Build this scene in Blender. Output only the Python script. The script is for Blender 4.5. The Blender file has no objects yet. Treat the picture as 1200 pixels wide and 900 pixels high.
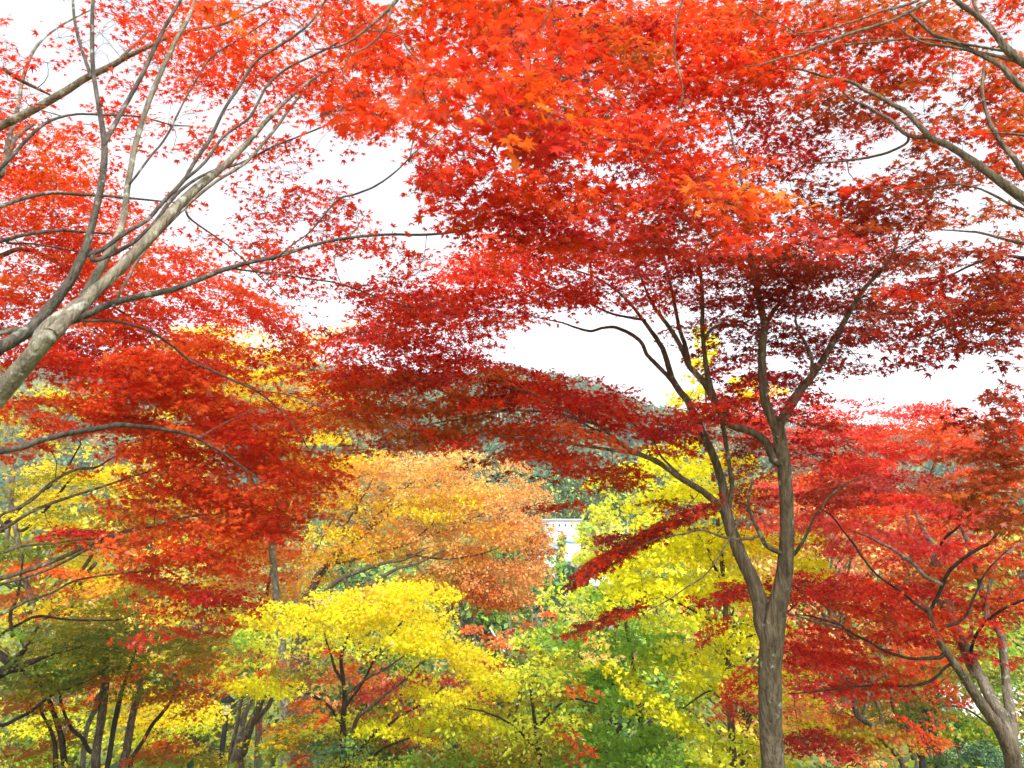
import bpy, math, random
import numpy as np

# ------------------------------------------------------------------ camera, sky, sun, exposure
scene = bpy.context.scene
F_PX = 900.0
PITCH = math.radians(15.0)
CAM = np.array([0.0, 0.0, 1.6])
FWD = np.array([0.0, math.cos(PITCH), math.sin(PITCH)])
UPV = np.array([0.0, -math.sin(PITCH), math.cos(PITCH)])
RGT = np.array([1.0, 0.0, 0.0])
cam_data = bpy.data.cameras.new("camera")
cam_data.sensor_width = 36.0
cam_data.lens = 27.0
cam_data.clip_start = 0.05
cam_data.clip_end = 5000.0
cam_data.dof.use_dof = True
cam_data.dof.focus_distance = 9.0
cam_data.dof.aperture_fstop = 5.0
cam = bpy.data.objects.new("camera", cam_data)
cam.location = CAM
cam.rotation_euler = (math.radians(90) + PITCH, 0, 0)
scene.collection.objects.link(cam)
scene.camera = cam

SUN_EL = math.radians(46)
SUN_AZ = math.radians(168)           # compass direction the light comes from: behind the viewer
world = bpy.data.worlds.new("World")
scene.world = world
world.use_nodes = True
wn, wl = world.node_tree.nodes, world.node_tree.links
wn.clear()
w_out = wn.new("ShaderNodeOutputWorld")
w_bg = wn.new("ShaderNodeBackground")
w_sky = wn.new("ShaderNodeTexSky")
w_sky.sky_type = 'NISHITA'
w_sky.sun_disc = False
w_sky.sun_elevation = SUN_EL
w_sky.sun_rotation = SUN_AZ
w_sky.air_density = 1.0
w_sky.dust_density = 3.0
w_sky.ozone_density = 1.0
w_hs = wn.new("ShaderNodeHueSaturation")          # thin overcast: the blue is washed out
w_hs.inputs['Saturation'].default_value = 0.16
w_bg.inputs['Strength'].default_value = 0.15
wl.new(w_sky.outputs[0], w_hs.inputs['Color'])
wl.new(w_hs.outputs[0], w_bg.inputs['Color'])
wl.new(w_bg.outputs[0], w_out.inputs['Surface'])

sun_data = bpy.data.lights.new("sun", 'SUN')
sun_data.energy = 1.4
sun_data.angle = math.radians(12)
sun_data.color = (1.0, 0.95, 0.87)
sun = bpy.data.objects.new("sun", sun_data)
scene.collection.objects.link(sun)
# light travels opposite to the direction of the sun
sd = np.array([math.sin(SUN_AZ) * math.cos(SUN_EL), math.cos(SUN_AZ) * math.cos(SUN_EL), math.sin(SUN_EL)])
from mathutils import Vector
sun.rotation_euler = Vector((-sd[0], -sd[1], -sd[2])).to_track_quat('-Z', 'Y').to_euler()

vs = scene.view_settings
vs.view_transform = 'Standard'
vs.look = 'None'
vs.gamma = 1.0
vs.use_curve_mapping = False
vs.exposure = 1.47
cy = scene.cycles
cy.max_bounces = 10
cy.diffuse_bounces = 8
cy.glossy_bounces = 2
cy.transmission_bounces = 4
cy.transparent_max_bounces = 4
cy.volume_bounces = 0
cy.caustics_reflective = False
cy.caustics_refractive = False
cy.use_denoising = True

rng = np.random.default_rng(7)
random.seed(7)


def P(px, py, d):
    """a point of the place seen at photo pixel (px, py) of the 1200x900 frame, d metres out"""
    return CAM + d * (FWD + (px - 600.0) / F_PX * RGT + (450.0 - py) / F_PX * UPV)


def PA(px, py, d):
    px, py, d = (np.asarray(v, float)[:, None] for v in (px, py, d))
    return CAM + d * (FWD + (px - 600.0) / F_PX * RGT + (450.0 - py) / F_PX * UPV)


# ------------------------------------------------------------------ terrain height
GY = [-80, 4, 8, 14, 20, 30, 45, 62, 80, 100, 122, 134, 150, 190, 240, 320, 400, 440, 520, 700]
GZ = [0.3, 0.0, -0.5, -1.9, -3.2, -5.0, -7.0, -8.2, -8.2, -4.0, 3.0, 7.0, 9.0, 24.0, 46.0, 84.0, 108.0, 110.0, 100.0, 60.0]
HX = [-500, -160, -60, 0, 42, 60, 75, 100, 160, 215, 300, 500]
HM = [0.95, 1.04, 1.0, .98, .93, .89, .84, .79, .72, .69, .70, .75]


def ground(x, y):
    x = np.asarray(x, float); y = np.asarray(y, float)
    z = np.interp(y, GY, GZ)
    m = np.interp(x * 420 / np.maximum(y, 200), HX, HM)
    k = np.clip((y - 130) / 100, 0, 1)
    z = z * (1 + (m - 1) * k)
    z = z + 0.10 * np.sin(x * 0.7 + 1) * np.sin(y * 0.55) * np.clip(y / 8, 0, 1)
    z = z + k * (2.5 * np.sin(x * 0.05 + y * 0.02) + 1.5 * np.sin(x * 0.11 - y * 0.06))
    return z


# ------------------------------------------------------------------ materials
def new_mat(name):
    m = bpy.data.materials.new(name)
    m.use_nodes = True
    nt = m.node_tree
    nt.nodes.clear()
    out = nt.nodes.new("ShaderNodeOutputMaterial")
    return m, nt, out


def leaf_material(name, transl=0.5, gloss=0.022, gain=1.0):
    m, nt, out = new_mat(name)
    at = nt.nodes.new("ShaderNodeAttribute"); at.attribute_name = "leaf_colour"
    dif = nt.nodes.new("ShaderNodeBsdfDiffuse")
    tr = nt.nodes.new("ShaderNodeBsdfTranslucent")
    gl = nt.nodes.new("ShaderNodeBsdfGlossy"); gl.inputs['Roughness'].default_value = 0.45
    gl.inputs['Color'].default_value = (.8, .8, .8, 1)
    mx = nt.nodes.new("ShaderNodeMixShader"); mx.inputs[0].default_value = transl
    m2 = nt.nodes.new("ShaderNodeMixShader"); m2.inputs[0].default_value = gloss
    nt.links.new(at.outputs['Color'], dif.inputs['Color'])
    nt.links.new(at.outputs['Color'], tr.inputs['Color'])
    nt.links.new(dif.outputs[0], mx.inputs[1]); nt.links.new(tr.outputs[0], mx.inputs[2])
    nt.links.new(mx.outputs[0], m2.inputs[1]); nt.links.new(gl.outputs[0], m2.inputs[2])
    nt.links.new(m2.outputs[0], out.inputs['Surface'])
    return m


def noise_mat(name, cols, scale=4.0, rough=0.85, bump=0.0, detail=6, stretch=(1, 1, 1), spots=None, bump_scale=None, fissure=0.0):
    """cols: list of (position, rgb) of a noise ramp; spots: (scale, threshold, rgb) of lighter patches"""
    m, nt, out = new_mat(name)
    N, L = nt.nodes, nt.links
    bs = N.new("ShaderNodeBsdfPrincipled")
    bs.inputs['Roughness'].default_value = rough
    bs.inputs['Specular IOR Level'].default_value = 0.2
    tc = N.new("ShaderNodeTexCoord")
    mp = N.new("ShaderNodeMapping"); mp.inputs['Scale'].default_value = stretch
    L.new(tc.outputs['Object'], mp.inputs['Vector'])
    no = N.new("ShaderNodeTexNoise"); no.inputs['Scale'].default_value = scale; no.inputs['Detail'].default_value = detail
    no.inputs['Roughness'].default_value = 0.65
    L.new(mp.outputs[0], no.inputs['Vector'])
    cr = N.new("ShaderNodeValToRGB")
    while len(cr.color_ramp.elements) > 1:
        cr.color_ramp.elements.remove(cr.color_ramp.elements[-1])
    cr.color_ramp.elements[0].position = cols[0][0]
    cr.color_ramp.elements[0].color = (*cols[0][1], 1)
    for p, c in cols[1:]:
        e = cr.color_ramp.elements.new(p); e.color = (*c, 1)
    L.new(no.outputs['Fac'], cr.inputs[0])
    col = cr.outputs[0]
    if spots:
        n2 = N.new("ShaderNodeTexNoise"); n2.inputs['Scale'].default_value = spots[0]; n2.inputs['Detail'].default_value = 3
        L.new(tc.outputs['Object'], n2.inputs['Vector'])
        r2 = N.new("ShaderNodeValToRGB")
        r2.color_ramp.elements[0].position = spots[1]; r2.color_ramp.elements[1].position = spots[1] + 0.05
        L.new(n2.outputs['Fac'], r2.inputs[0])
        mix = N.new("ShaderNodeMix"); mix.data_type = 'RGBA'
        L.new(r2.outputs[0], mix.inputs[0]); L.new(col, mix.inputs[6]); mix.inputs[7].default_value = (*spots[2], 1)
        col = mix.outputs[2]
    if fissure:
        n3 = N.new("ShaderNodeTexNoise"); n3.inputs['Scale'].default_value = 34; n3.inputs['Detail'].default_value = 4
        m3 = N.new("ShaderNodeMapping"); m3.inputs['Scale'].default_value = (1.6, 1.6, .16)
        L.new(tc.outputs['Object'], m3.inputs['Vector']); L.new(m3.outputs[0], n3.inputs['Vector'])
        r3 = N.new("ShaderNodeValToRGB")
        r3.color_ramp.elements[0].position = .40; r3.color_ramp.elements[0].color = (1 - fissure,) * 3 + (1,)
        r3.color_ramp.elements[1].position = .54; r3.color_ramp.elements[1].color = (1.08, 1.08, 1.08, 1)
        L.new(n3.outputs['Fac'], r3.inputs[0])
        mu = N.new("ShaderNodeMix"); mu.data_type = 'RGBA'; mu.blend_type = 'MULTIPLY'; mu.inputs[0].default_value = 1
        L.new(col, mu.inputs[6]); L.new(r3.outputs[0], mu.inputs[7]); col = mu.outputs[2]
    L.new(col, bs.inputs['Base Color'])
    if bump:
        bn = N.new("ShaderNodeTexNoise"); bn.inputs['Scale'].default_value = bump_scale or scale * 3; bn.inputs['Detail'].default_value = 5
        L.new(mp.outputs[0], bn.inputs['Vector'])
        bp = N.new("ShaderNodeBump"); bp.inputs['Strength'].default_value = bump; bp.inputs['Distance'].default_value = 0.02
        L.new(bn.outputs['Fac'], bp.inputs['Height']); L.new(bp.outputs[0], bs.inputs['Normal'])
    L.new(bs.outputs[0], out.inputs['Surface'])
    return m


M_LEAF = leaf_material("maple_leaves")
M_FAR = leaf_material("far_leaves", 0.25, 0.02)
M_BARK = noise_mat("grey_brown_bark", [(.3, (.06, .046, .03)), (.5, (.14, .108, .073)), (.7, (.23, .18, .125))], 9, .9, 1.0, stretch=(2.2, 2.2, .5),
                   spots=(13, .63, (.30, .30, .24)), bump_scale=40, fissure=.34)
M_GREY = noise_mat('smooth_grey_bark', [(.3, (.035, .03, .024)), (.5, (.085, .072, .058)), (.7, (.15, .13, .105))], 9, .9, .9, stretch=(2, 2, .8),
                   spots=(15, .62, (.24, .24, .2)), bump_scale=40, fissure=.25)
M_PALE = noise_mat("pale_lichen_bark", [(.3, (.09, .075, .05)), (.5, (.19, .165, .12)), (.7, (.30, .27, .2))], 9, .9, 1.0, stretch=(2, 2, .6),
                   spots=(15, .58, (.34, .35, .29)), bump_scale=40, fissure=.25)
M_DARK = noise_mat("dark_bark", [(.3, (.02, .015, .011)), (.5, (.045, .034, .026)), (.7, (.08, .065, .05))], 9, .9, .7, stretch=(2, 2, .6), bump_scale=26)
M_TWIG = noise_mat("twig_bark", [(.35, (.04, .025, .02)), (.65, (.10, .07, .05))], 3, .85)
M_GROUND = noise_mat("grass_and_leaf_litter", [(.3, (.05, .07, .02)), (.45, (.10, .16, .03)), (.6, (.22, .22, .05)), (.72, (.3, .16, .05))], 1.3, .95, .6, detail=12, bump_scale=20)
M_PATH = noise_mat("gravel_path", [(.35, (.42, .41, .4)), (.65, (.58, .57, .55))], 12, .9, .4)
M_WHITE = noise_mat("white_plaster", [(.35, (.58, .59, .6)), (.65, (.70, .71, .72))], 1.2, .8)
M_BLUE = noise_mat("pale_blue_panel", [(.35, (.35, .6, .66)), (.65, (.42, .66, .72))], 1.2, .6)
M_GLASS = noise_mat("dark_window", [(.35, (.05, .06, .08)), (.65, (.09, .1, .12))], 1.0, .25)
M_ROOF = noise_mat("grey_tile_roof", [(.35, (.2, .22, .25)), (.65, (.34, .36, .4))], 3, .6, .3, stretch=(1, 6, 6))
M_WROOF = noise_mat("pale_metal_roof", [(.35, (.66, .68, .71)), (.65, (.76, .78, .8))], 3, .5)
M_BLACK = noise_mat("black_painted_metal", [(.35, (.012, .012, .013)), (.65, (.025, .025, .027))], 8, .45)
M_LAMPGLASS = noise_mat("frosted_lamp_glass", [(.35, (.35, .36, .34)), (.65, (.45, .46, .43))], 8, .3)
M_POLE = noise_mat("white_painted_pole", [(.35, (.7, .7, .7)), (.65, (.8, .8, .8))], 4, .5)
M_CULM = noise_mat("pale_bamboo_culm", [(.35, (.42, .43, .32)), (.65, (.62, .62, .5))], 2, .6)


# ------------------------------------------------------------------ mesh helpers
def link(o, parent=None):
    scene.collection.objects.link(o)
    if parent is not None:
        o.parent = parent
    return o


def mesh_from(name, verts, tris=None, quads=None, mat=None, colour=None, smooth=False, origin=(0, 0, 0), parent=None):
    me = bpy.data.meshes.new(name)
    verts = np.asarray(verts, np.float32) - np.asarray(origin, np.float32)
    nt_ = 0 if tris is None else len(tris)
    nq = 0 if quads is None else len(quads)
    me.vertices.add(len(verts))
    me.vertices.foreach_set("co", verts.ravel())
    loops = []
    if nt_: loops.append(np.asarray(tris, np.int32).ravel())
    if nq: loops.append(np.asarray(quads, np.int32).ravel())
    loops = np.concatenate(loops)
    me.loops.add(len(loops))
    me.loops.foreach_set("vertex_index", loops)
    tot = np.concatenate([np.full(nt_, 3, np.int32), np.full(nq, 4, np.int32)])
    start = np.concatenate([[0], np.cumsum(tot)[:-1]]).astype(np.int32)
    me.polygons.add(len(tot))
    me.polygons.foreach_set("loop_start", start)
    me.polygons.foreach_set("loop_total", tot)
    if smooth:
        me.polygons.foreach_set("use_smooth", np.ones(len(tot), bool))
    me.update(calc_edges=True)
    if colour is not None:
        a = me.attributes.new("leaf_colour", 'FLOAT_COLOR', 'POINT')
        c = np.ones((len(verts), 4), np.float32); c[:, :3] = colour
        a.data.foreach_set("color", c.ravel())
    if mat is not None:
        me.materials.append(mat)
    o = bpy.data.objects.new(name, me)
    link(o, parent)
    return o


def empty(name, loc):
    o = bpy.data.objects.new(name, None)
    o.empty_display_size = 0.3
    o.location = tuple(float(v) for v in loc)
    return link(o)


def tag(o, label=None, cat=None, group=None, kind=None):
    if label: o["label"] = label
    if cat: o["category"] = cat
    if group: o["group"] = group
    if kind: o["kind"] = kind
    return o


def smooth_path(pts, rad, n_per=5, wob=0.0, r=rng):
    """Catmull-Rom through the points, with a little wobble"""
    pts = np.asarray(pts, float); rad = np.asarray(rad, float)
    if len(pts) == 2:
        pts = np.array([pts[0], (pts[0] + pts[1]) / 2, pts[1]]); rad = np.array([rad[0], rad.mean(), rad[1]])
    p = np.vstack([2 * pts[0] - pts[1], pts, 2 * pts[-1] - pts[-2]])
    out, ro = [], []
    for i in range(len(pts) - 1):
        p0, p1, p2, p3 = p[i:i + 4]
        for t in np.linspace(0, 1, n_per, endpoint=False):
            out.append(.5 * ((2 * p1) + (-p0 + p2) * t + (2 * p0 - 5 * p1 + 4 * p2 - p3) * t * t + (-p0 + 3 * p1 - 3 * p2 + p3) * t ** 3))
            ro.append(rad[i] * (1 - t) + rad[i + 1] * t)
    out.append(pts[-1]); ro.append(rad[-1])
    out = np.array(out); ro = np.array(ro)
    if wob:
        w = r.normal(0, 1, out.shape) * ro[:, None] * wob
        w[0] = 0; w[-1] = 0
        out = out + w
    return out, ro


def tube(pts, rad, sides=8, lump=0.0, r=rng, cap=True):
    pts = np.asarray(pts, float); n = len(pts)
    t = np.gradient(pts, axis=0); t /= np.linalg.norm(t, axis=1)[:, None] + 1e-9
    ref = np.array([0, 0, 1.0]) if abs(t[0][2]) < .9 else np.array([1.0, 0, 0])
    u = np.cross(t[0], ref); u /= np.linalg.norm(u)
    us = []
    for i in range(n):
        u = u - t[i] * np.dot(u, t[i]); u /= np.linalg.norm(u) + 1e-9
        us.append(u)
    us = np.array(us); vs_ = np.cross(t, us)
    a = np.linspace(0, 2 * np.pi, sides, endpoint=False)
    rr = np.repeat(np.asarray(rad)[:, None], sides, 1)
    if lump:
        rr = rr * (1 + r.normal(0, lump, rr.shape) + 0.6 * lump * np.sin(a * 2 + r.uniform(0, 6))[None])
    v = pts[:, None, :] + rr[..., None] * (np.cos(a)[None, :, None] * us[:, None] + np.sin(a)[None, :, None] * vs_[:, None])
    v = v.reshape(-1, 3)
    i = np.arange(n - 1)[:, None] * sides; j = np.arange(sides)[None]
    q = np.stack([i + j, i + (j + 1) % sides, i + sides + (j + 1) % sides, i + sides + j], -1).reshape(-1, 4)
    tr = []
    if cap:
        v = np.vstack([v, pts[-1:] + t[-1:] * rad[-1]])
        k = len(v) - 1; b = (n - 1) * sides
        tr = [[b + s, b + (s + 1) % sides, k] for s in range(sides)]
    return v, q, np.array(tr, int).reshape(-1, 3)


def many_tubes(paths, rads, sides):
    """paths (n, k, 3), rads (n, k): thin twigs in one go"""
    n, k, _ = paths.shape
    t = np.gradient(paths, axis=1); t /= np.linalg.norm(t, axis=2)[..., None] + 1e-9
    ref = np.array([0.13, 0.29, 0.95]); u = np.cross(t, ref); u /= np.linalg.norm(u, axis=2)[..., None] + 1e-9
    w = np.cross(t, u)
    a = np.linspace(0, 2 * np.pi, sides, endpoint=False)
    v = paths[:, :, None] + rads[:, :, None, None] * (np.cos(a)[None, None, :, None] * u[:, :, None] + np.sin(a)[None, None, :, None] * w[:, :, None])
    v = v.reshape(-1, 3)
    base = (np.arange(n) * k * sides)[:, None, None]
    i = (np.arange(k - 1) * sides)[None, :, None]; j = np.arange(sides)[None, None]
    q = np.stack([base + i + j, base + i + (j + 1) % sides, base + i + sides + (j + 1) % sides, base + i + sides + j], -1).reshape(-1, 4)
    return v, q


# ------------------------------------------------------------------ leaves
def star(lobes, spread, inner, tip_len):
    """a palmate leaf: stalk end at the origin, lobes fanned about +Y; slightly cupped"""
    pts = [(0, 0.0)]
    ang = np.linspace(-spread, spread, lobes)
    for i, a in enumerate(ang):
        L = tip_len * (0.55 + 0.45 * math.cos(a * 0.72))
        pts.append((math.sin(a) * L, math.cos(a) * L + 0.12))
        if i < lobes - 1:
            b = (a + ang[i + 1]) / 2
            pts.append((math.sin(b) * inner, math.cos(b) * inner + 0.12))
    c = (0, 0.2)
    v = [c] + pts
    tris = [(0, i, i + 1) for i in range(1, len(v) - 1)] + [(0, len(v) - 1, 1)]
    v = np.array([(x, y, -0.55 * (x * x + (y - .2) ** 2)) for x, y in v])
    v[0, 2] = 0.02
    return v, np.array(tris)


TPL = {
    'm7': star(7, 2.05, .30, .72),
    'm5': star(5, 1.75, .27, .72),
    'm3': (np.array([(0, 0, 0), (-.5, .35, -.12), (-.12, .42, 0), (0, .95, -.2), (.12, .42, 0), (.5, .35, -.12)]),
           np.array([(0, 2, 1), (0, 4, 2), (2, 4, 3), (0, 5, 4)])),
    'gk': (np.array([(0, 0, 0), (-.55, .5, -.1), (-.3, .8, .03), (0, .66, 0), (.3, .8, .03), (.55, .5, -.1)]),
           np.array([(0, 2, 1), (0, 3, 2), (0, 4, 3), (0, 5, 4)])),
    'ov': (np.array([(0, 0, 0), (-.3, .45, -.08), (0, 1.0, -.1), (.3, .45, -.08)]), np.array([(0, 2, 1), (0, 3, 2)])),
}
N_LEAVES = 0


def leaf_mesh(name, pos, nrm, tip, size, col, tpl, mat, origin, parent):
    """pos, nrm, tip (n,3), size (n,), col (n,3)"""
    global N_LEAVES
    tv, tt = TPL[tpl]
    n = len(pos); k = len(tv)
    N_LEAVES += n
    nrm = nrm / (np.linalg.norm(nrm, axis=1)[:, None] + 1e-9)
    y = tip - nrm * np.sum(tip * nrm, 1)[:, None]
    y /= np.linalg.norm(y, axis=1)[:, None] + 1e-9
    x = np.cross(y, nrm)
    s = size[:, None, None]
    curl = rng.uniform(-.4, 2.0, n)[:, None, None]
    v = pos[:, None] + s * (tv[None, :, 0:1] * x[:, None] + tv[None, :, 1:2] * y[:, None] + curl * tv[None, :, 2:3] * nrm[:, None])
    f = (np.arange(n) * k)[:, None, None] + tt[None]
    c = np.repeat(col, k, axis=0)
    return mesh_from(name, v.reshape(-1, 3), tris=f.reshape(-1, 3), mat=mat, colour=c, origin=origin, parent=parent)


PAL = {
    'R': [(.84, .052, .012), (.88, .078, .014), (.74, .032, .014), (.90, .115, .015)],
    'O': [(.88, .15, .015), (.90, .22, .02), (.85, .10, .012)],
    'F': [(.90, .10, .012), (.92, .15, .015), (.84, .05, .02), (.92, .22, .02)],
    'C': [(.68, .024, .020), (.76, .040, .025), (.56, .018, .016)],
    'P': [(.78, .07, .06), (.80, .12, .10), (.68, .05, .045)],
    'D': [(.42, .024, .014), (.50, .04, .016), (.33, .02, .015)],  # dark red; in the forked maple's upper crown, partly backlit shade put into leaf colour
    'B': [(.46, .075, .015), (.56, .11, .018), (.38, .05, .015)],
    'W': [(.62, .13, .015), (.55, .10, .015), (.56, .18, .02)],
    'Y': [(.94, .74, .012), (.94, .64, .012), (.94, .82, .015)],
    'N': [(.94, .90, .01), (.94, .86, .012), (.94, .92, .02)],
    'L': [(.80, .86, .05), (.68, .80, .06), (.88, .88, .06)],
    'G': [(.32, .56, .06), (.42, .66, .07), (.22, .44, .05)],
    'E': [(.34, .30, .012), (.24, .25, .015), (.42, .33, .014)],
    'H': [(.17, .23, .02), (.11, .18, .02), (.24, .25, .02)],
    'A': [(.88, .42, .03), (.86, .34, .03), (.88, .52, .04)],
    'T': [(.92, .44, .12), (.93, .54, .20), (.90, .36, .09)],
    'S': [(.92, .62, .16), (.93, .70, .16), (.92, .55, .20)],
    'K': [(.05, .13, .045), (.07, .17, .05), (.04, .10, .04)],
    'J': [(.10, .22, .09), (.16, .30, .12), (.07, .16, .08)],
    'Z': [(.75, .60, .42), (.62, .46, .30)],
}


class Tree:
    def __init__(self, name, label, d, spread, leaf, tpl, twig=1.0, cat='tree', flat=1.0, pad=0.3, mat=None, transl=None, group=None, seed=0, sparse=1.0, wscale=.68, clump=1.9):
        self.name, self.label, self.d, self.spread, self.leaf, self.tpl = name, label, d, spread, leaf, tpl
        self.twig, self.cat, self.flat, self.pad, self.group = twig, cat, flat, pad, group
        self.limbs = []      # (pts, rad, mat, partname)
        self.regions = []
        self.holes = []
        self.mat = mat or M_LEAF
        self.r = np.random.default_rng(100 + seed)
        self.base = None
        self.dens = sparse
        self.wscale = wscale
        self.clump = clump

    def limb(self, s, d0, d1=None, mat=None, part='branch', ground_end=False, wob=.05, scale=1.0):
        """s: 'px,py,w px,py,w ...' from the thick end to the thin; width in photo pixels"""
        d1 = d0 if d1 is None else d1
        a = np.array([[float(v) for v in q.split(',')] for q in s.split()])
        n = len(a)
        dd = np.linspace(d0, d1, n)
        pts = PA(a[:, 0], a[:, 1], dd)
        rad = a[:, 2] * .5 * dd / F_PX * scale * self.wscale
        if ground_end:
            g = pts[0].copy(); g[2] = ground(g[0], g[1]) - 0.15
            g[0] += (pts[0][0] - pts[1][0]) * 0.3
            rr = rad[0] * 1.25
            if pts[0][2] - g[2] > 0.25:
                pts = np.vstack([g, pts]); rad = np.concatenate([[rr], rad])
            if self.base is None:
                self.base = np.array([g[0], g[1], float(ground(g[0], g[1]))])
        self.limbs.append((pts, rad, mat or M_BARK, part, wob, ground_end))
        return self

    def reg(self, text, d=None, spread=None):
        for ln in text.strip().splitlines():
            q = ln.split('#')[0].split()
            if not q: continue
            cx, cy_, rx, ry, rot, cov = (float(v) for v in q[:6])
            dd = float(q[7]) if len(q) > 7 else (d or self.d)
            self.regions.append((cx, cy_, rx, ry, math.radians(rot), cov, q[6], dd, spread or self.spread))
        return self

    def hole(self, text):
        for ln in text.strip().splitlines():
            q = ln.split()
            if q: self.holes.append([float(v) for v in q])
        return self

    def join(self, pts, rad, nd, nr):
        """let a limb spring from the wood it grows on"""
        def split(p):
            q = p - CAM
            d = q @ FWD
            return q[:, 0] / d, (q @ UPV) / d, d
        u, v, d = split(nd)
        a, b, c = split(pts)
        big = nr > rad[0] * .55
        sd_ = np.hypot(u - a[0], v - b[0]) * F_PX + np.abs(d - c[0]) * 6 + np.where(big, 0, 60)
        j = int(np.argmin(sd_))
        if np.hypot(u[j] - a[0], v[j] - b[0]) * F_PX < 70:
            seg = np.concatenate([[0], np.cumsum(np.linalg.norm(np.diff(pts, axis=0), axis=1))]); w = 1 - seg / seg[-1]
            nd_ = c + (d[j] - c[0]) * w
            pts = CAM + nd_[:, None] * (FWD + a[:, None] * RGT + b[:, None] * UPV)
            gap = np.linalg.norm(pts[0] - nd[j])
            if gap > rad[0] * .8:
                pts = np.vstack([nd[j], pts]); rad = np.concatenate([[min(rad[0] * 1.15, nr[j])], rad])
            else:
                pts[0] = nd[j]
            return pts, rad
        j = int(np.argmin(np.linalg.norm(nd - pts[0], axis=1) + np.where(big, 0, 1.0)))
        mid = (nd[j] + pts[0]) / 2 + (pts[0] - pts[1]) * .25
        return np.vstack([nd[j], mid, pts]), np.concatenate([[min(rad[0] * 1.3, nr[j]), rad[0] * 1.15], rad])

    def build(self):
        r = self.r
        e = empty(self.name, self.base)
        tag(e, self.label, self.cat, self.group)
        org = self.base
        nodes, nrad = [], []
        for pts, rad, mat, part, wob, grounded in self.limbs:
            if nodes and not grounded:
                pts, rad = self.join(pts, rad, np.vstack(nodes), np.concatenate(nrad))
            p, ra = smooth_path(pts, rad, 6, wob, r)
            big = rad.max() * F_PX / max(np.linalg.norm(pts[0] - CAM), 1) > 5
            v, q, t = tube(p, ra, 16 if big else 7, .018, r)
            mesh_from(part, v, tris=t, quads=q, mat=mat, smooth=True, origin=org, parent=e)
            nodes.append(p); nrad.append(ra)
        nodes = np.vstack(nodes); nrad = np.concatenate(nrad)
        # ---- leaf pads
        PC, PCOL, PTILT, PN, PRAD = [], [], [], [], []
        for (cx, cy_, rx, ry, rot, cov, pal, d, sp) in self.regions:
            lp = self.leaf * F_PX / d
            area = math.pi * rx * ry
            n = self.dens * cov * area / (0.20 * lp * lp)
            per = self.clump * min(max(60.0 * (self.pad / .3) ** 2 * (.05 / self.leaf) ** 1.3, 10), 160)
            lim = rx * .5 if abs(rot) < .25 else ry * 1.7
            prad = min(self.pad, lim * d / F_PX)
            per = max(per * (prad / self.pad) ** 2, 8)
            npad = max(2, int(round(n / per)))
            u = np.sqrt(r.random(npad)); a = r.random(npad) * 2 * np.pi
            x = u * np.cos(a) * rx; y = u * np.sin(a) * ry
            X = cx + x * math.cos(rot) - y * math.sin(rot)
            Y = cy_ + x * math.sin(rot) + y * math.cos(rot)
            keep = np.ones(npad, bool)
            for h in self.holes:
                k = ((X - h[0]) / h[2]) ** 2 + ((Y - h[1]) / h[3]) ** 2
                prob = h[4] if len(h) > 4 else 1.0
                keep &= ~((k < 1 + .25 * r.normal(0, 1, npad)) & (r.random(npad) < prob))
            X, Y = X[keep], Y[keep]; m = len(X)
            if not m: continue
            D = d + r.uniform(-sp, sp, m)
            PC.append(PA(X, Y, D))
            letters = r.choice(list(pal), m)
            base = np.array([PAL[c][r.integers(len(PAL[c]))] for c in letters])
            PCOL.append((base, letters))
            PTILT.append(np.full(m, rot)); PN.append(np.full(m, per)); PRAD.append(np.full(m, prad))
        pc = np.vstack(PC); pcol = np.vstack([c[0] for c in PCOL]); plet = np.concatenate([c[1] for c in PCOL])
        ptilt = np.concatenate(PTILT); pn = np.concatenate(PN)
        m = len(pc)
        # ---- twigs: every pad is carried by a twig that springs from the nearest wood
        kd = np.array([np.min(np.sum((nodes - c) ** 2, 1)) for c in pc])
        order = np.argsort(kd)
        cap = len(nodes) + m * 4
        NB = np.empty((cap, 3)); NR = np.empty(cap); cnt = len(nodes)
        NB[:cnt] = nodes; NR[:cnt] = nrad
        tp, trd = [], []
        thin = self.twig * .0016
        for i in order:
            c = pc[i]
            dist = np.linalg.norm(NB[:cnt] - c, axis=1)
            j = int(np.argmin(dist)); L = dist[j]; p0 = NB[j]
            if L < 1e-3: continue
            dirn = (c - p0) / L
            side = np.cross(dirn, r.normal(0, 1, 3)); side /= np.linalg.norm(side) + 1e-9
            side = side * .2 * L + np.array([0, 0, .10 * L])
            tt = np.array([0, .25, .5, .75, 1.0])[:, None]
            path = p0 + (c - p0) * tt + side * (4 * tt * (1 - tt)) * np.array([.8, 1.1, 1, .8, .6])[:, None]
            r0 = min(NR[j] * .75, thin * 1.5 + .0045 * L * self.twig)
            rr = np.linspace(r0, max(thin, r0 * .45), 5)
            tp.append(path); trd.append(rr)
            NB[cnt:cnt + 4] = path[1:]; NR[cnt:cnt + 4] = rr[1:]; cnt += 4
        v, q = many_tubes(np.array(tp), np.array(trd), 5)
        # ---- sub-twigs inside the pads and leaves on them
        NS = 6
        pr0 = np.concatenate(PRAD)
        rp = pr0 * r.uniform(.55, 1.4, m)
        nrm = np.stack([r.normal(0, .22, m) - np.sin(-ptilt) * 1.0, r.normal(-.12, .22, m), np.ones(m)], 1)
        nrm /= np.linalg.norm(nrm, axis=1)[:, None]
        ax = np.cross(nrm, np.array([0.2, 1.0, 0.1])); ax /= np.linalg.norm(ax, axis=1)[:, None]
        ay = np.cross(nrm, ax)
        sa = (np.arange(NS)[None] / NS + r.random((m, 1))) * 2 * np.pi + r.normal(0, .25, (m, NS))
        dirs = np.cos(sa)[..., None] * ax[:, None] + np.sin(sa)[..., None] * ay[:, None]
        tt = np.array([0, .5, 1.0])
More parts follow.
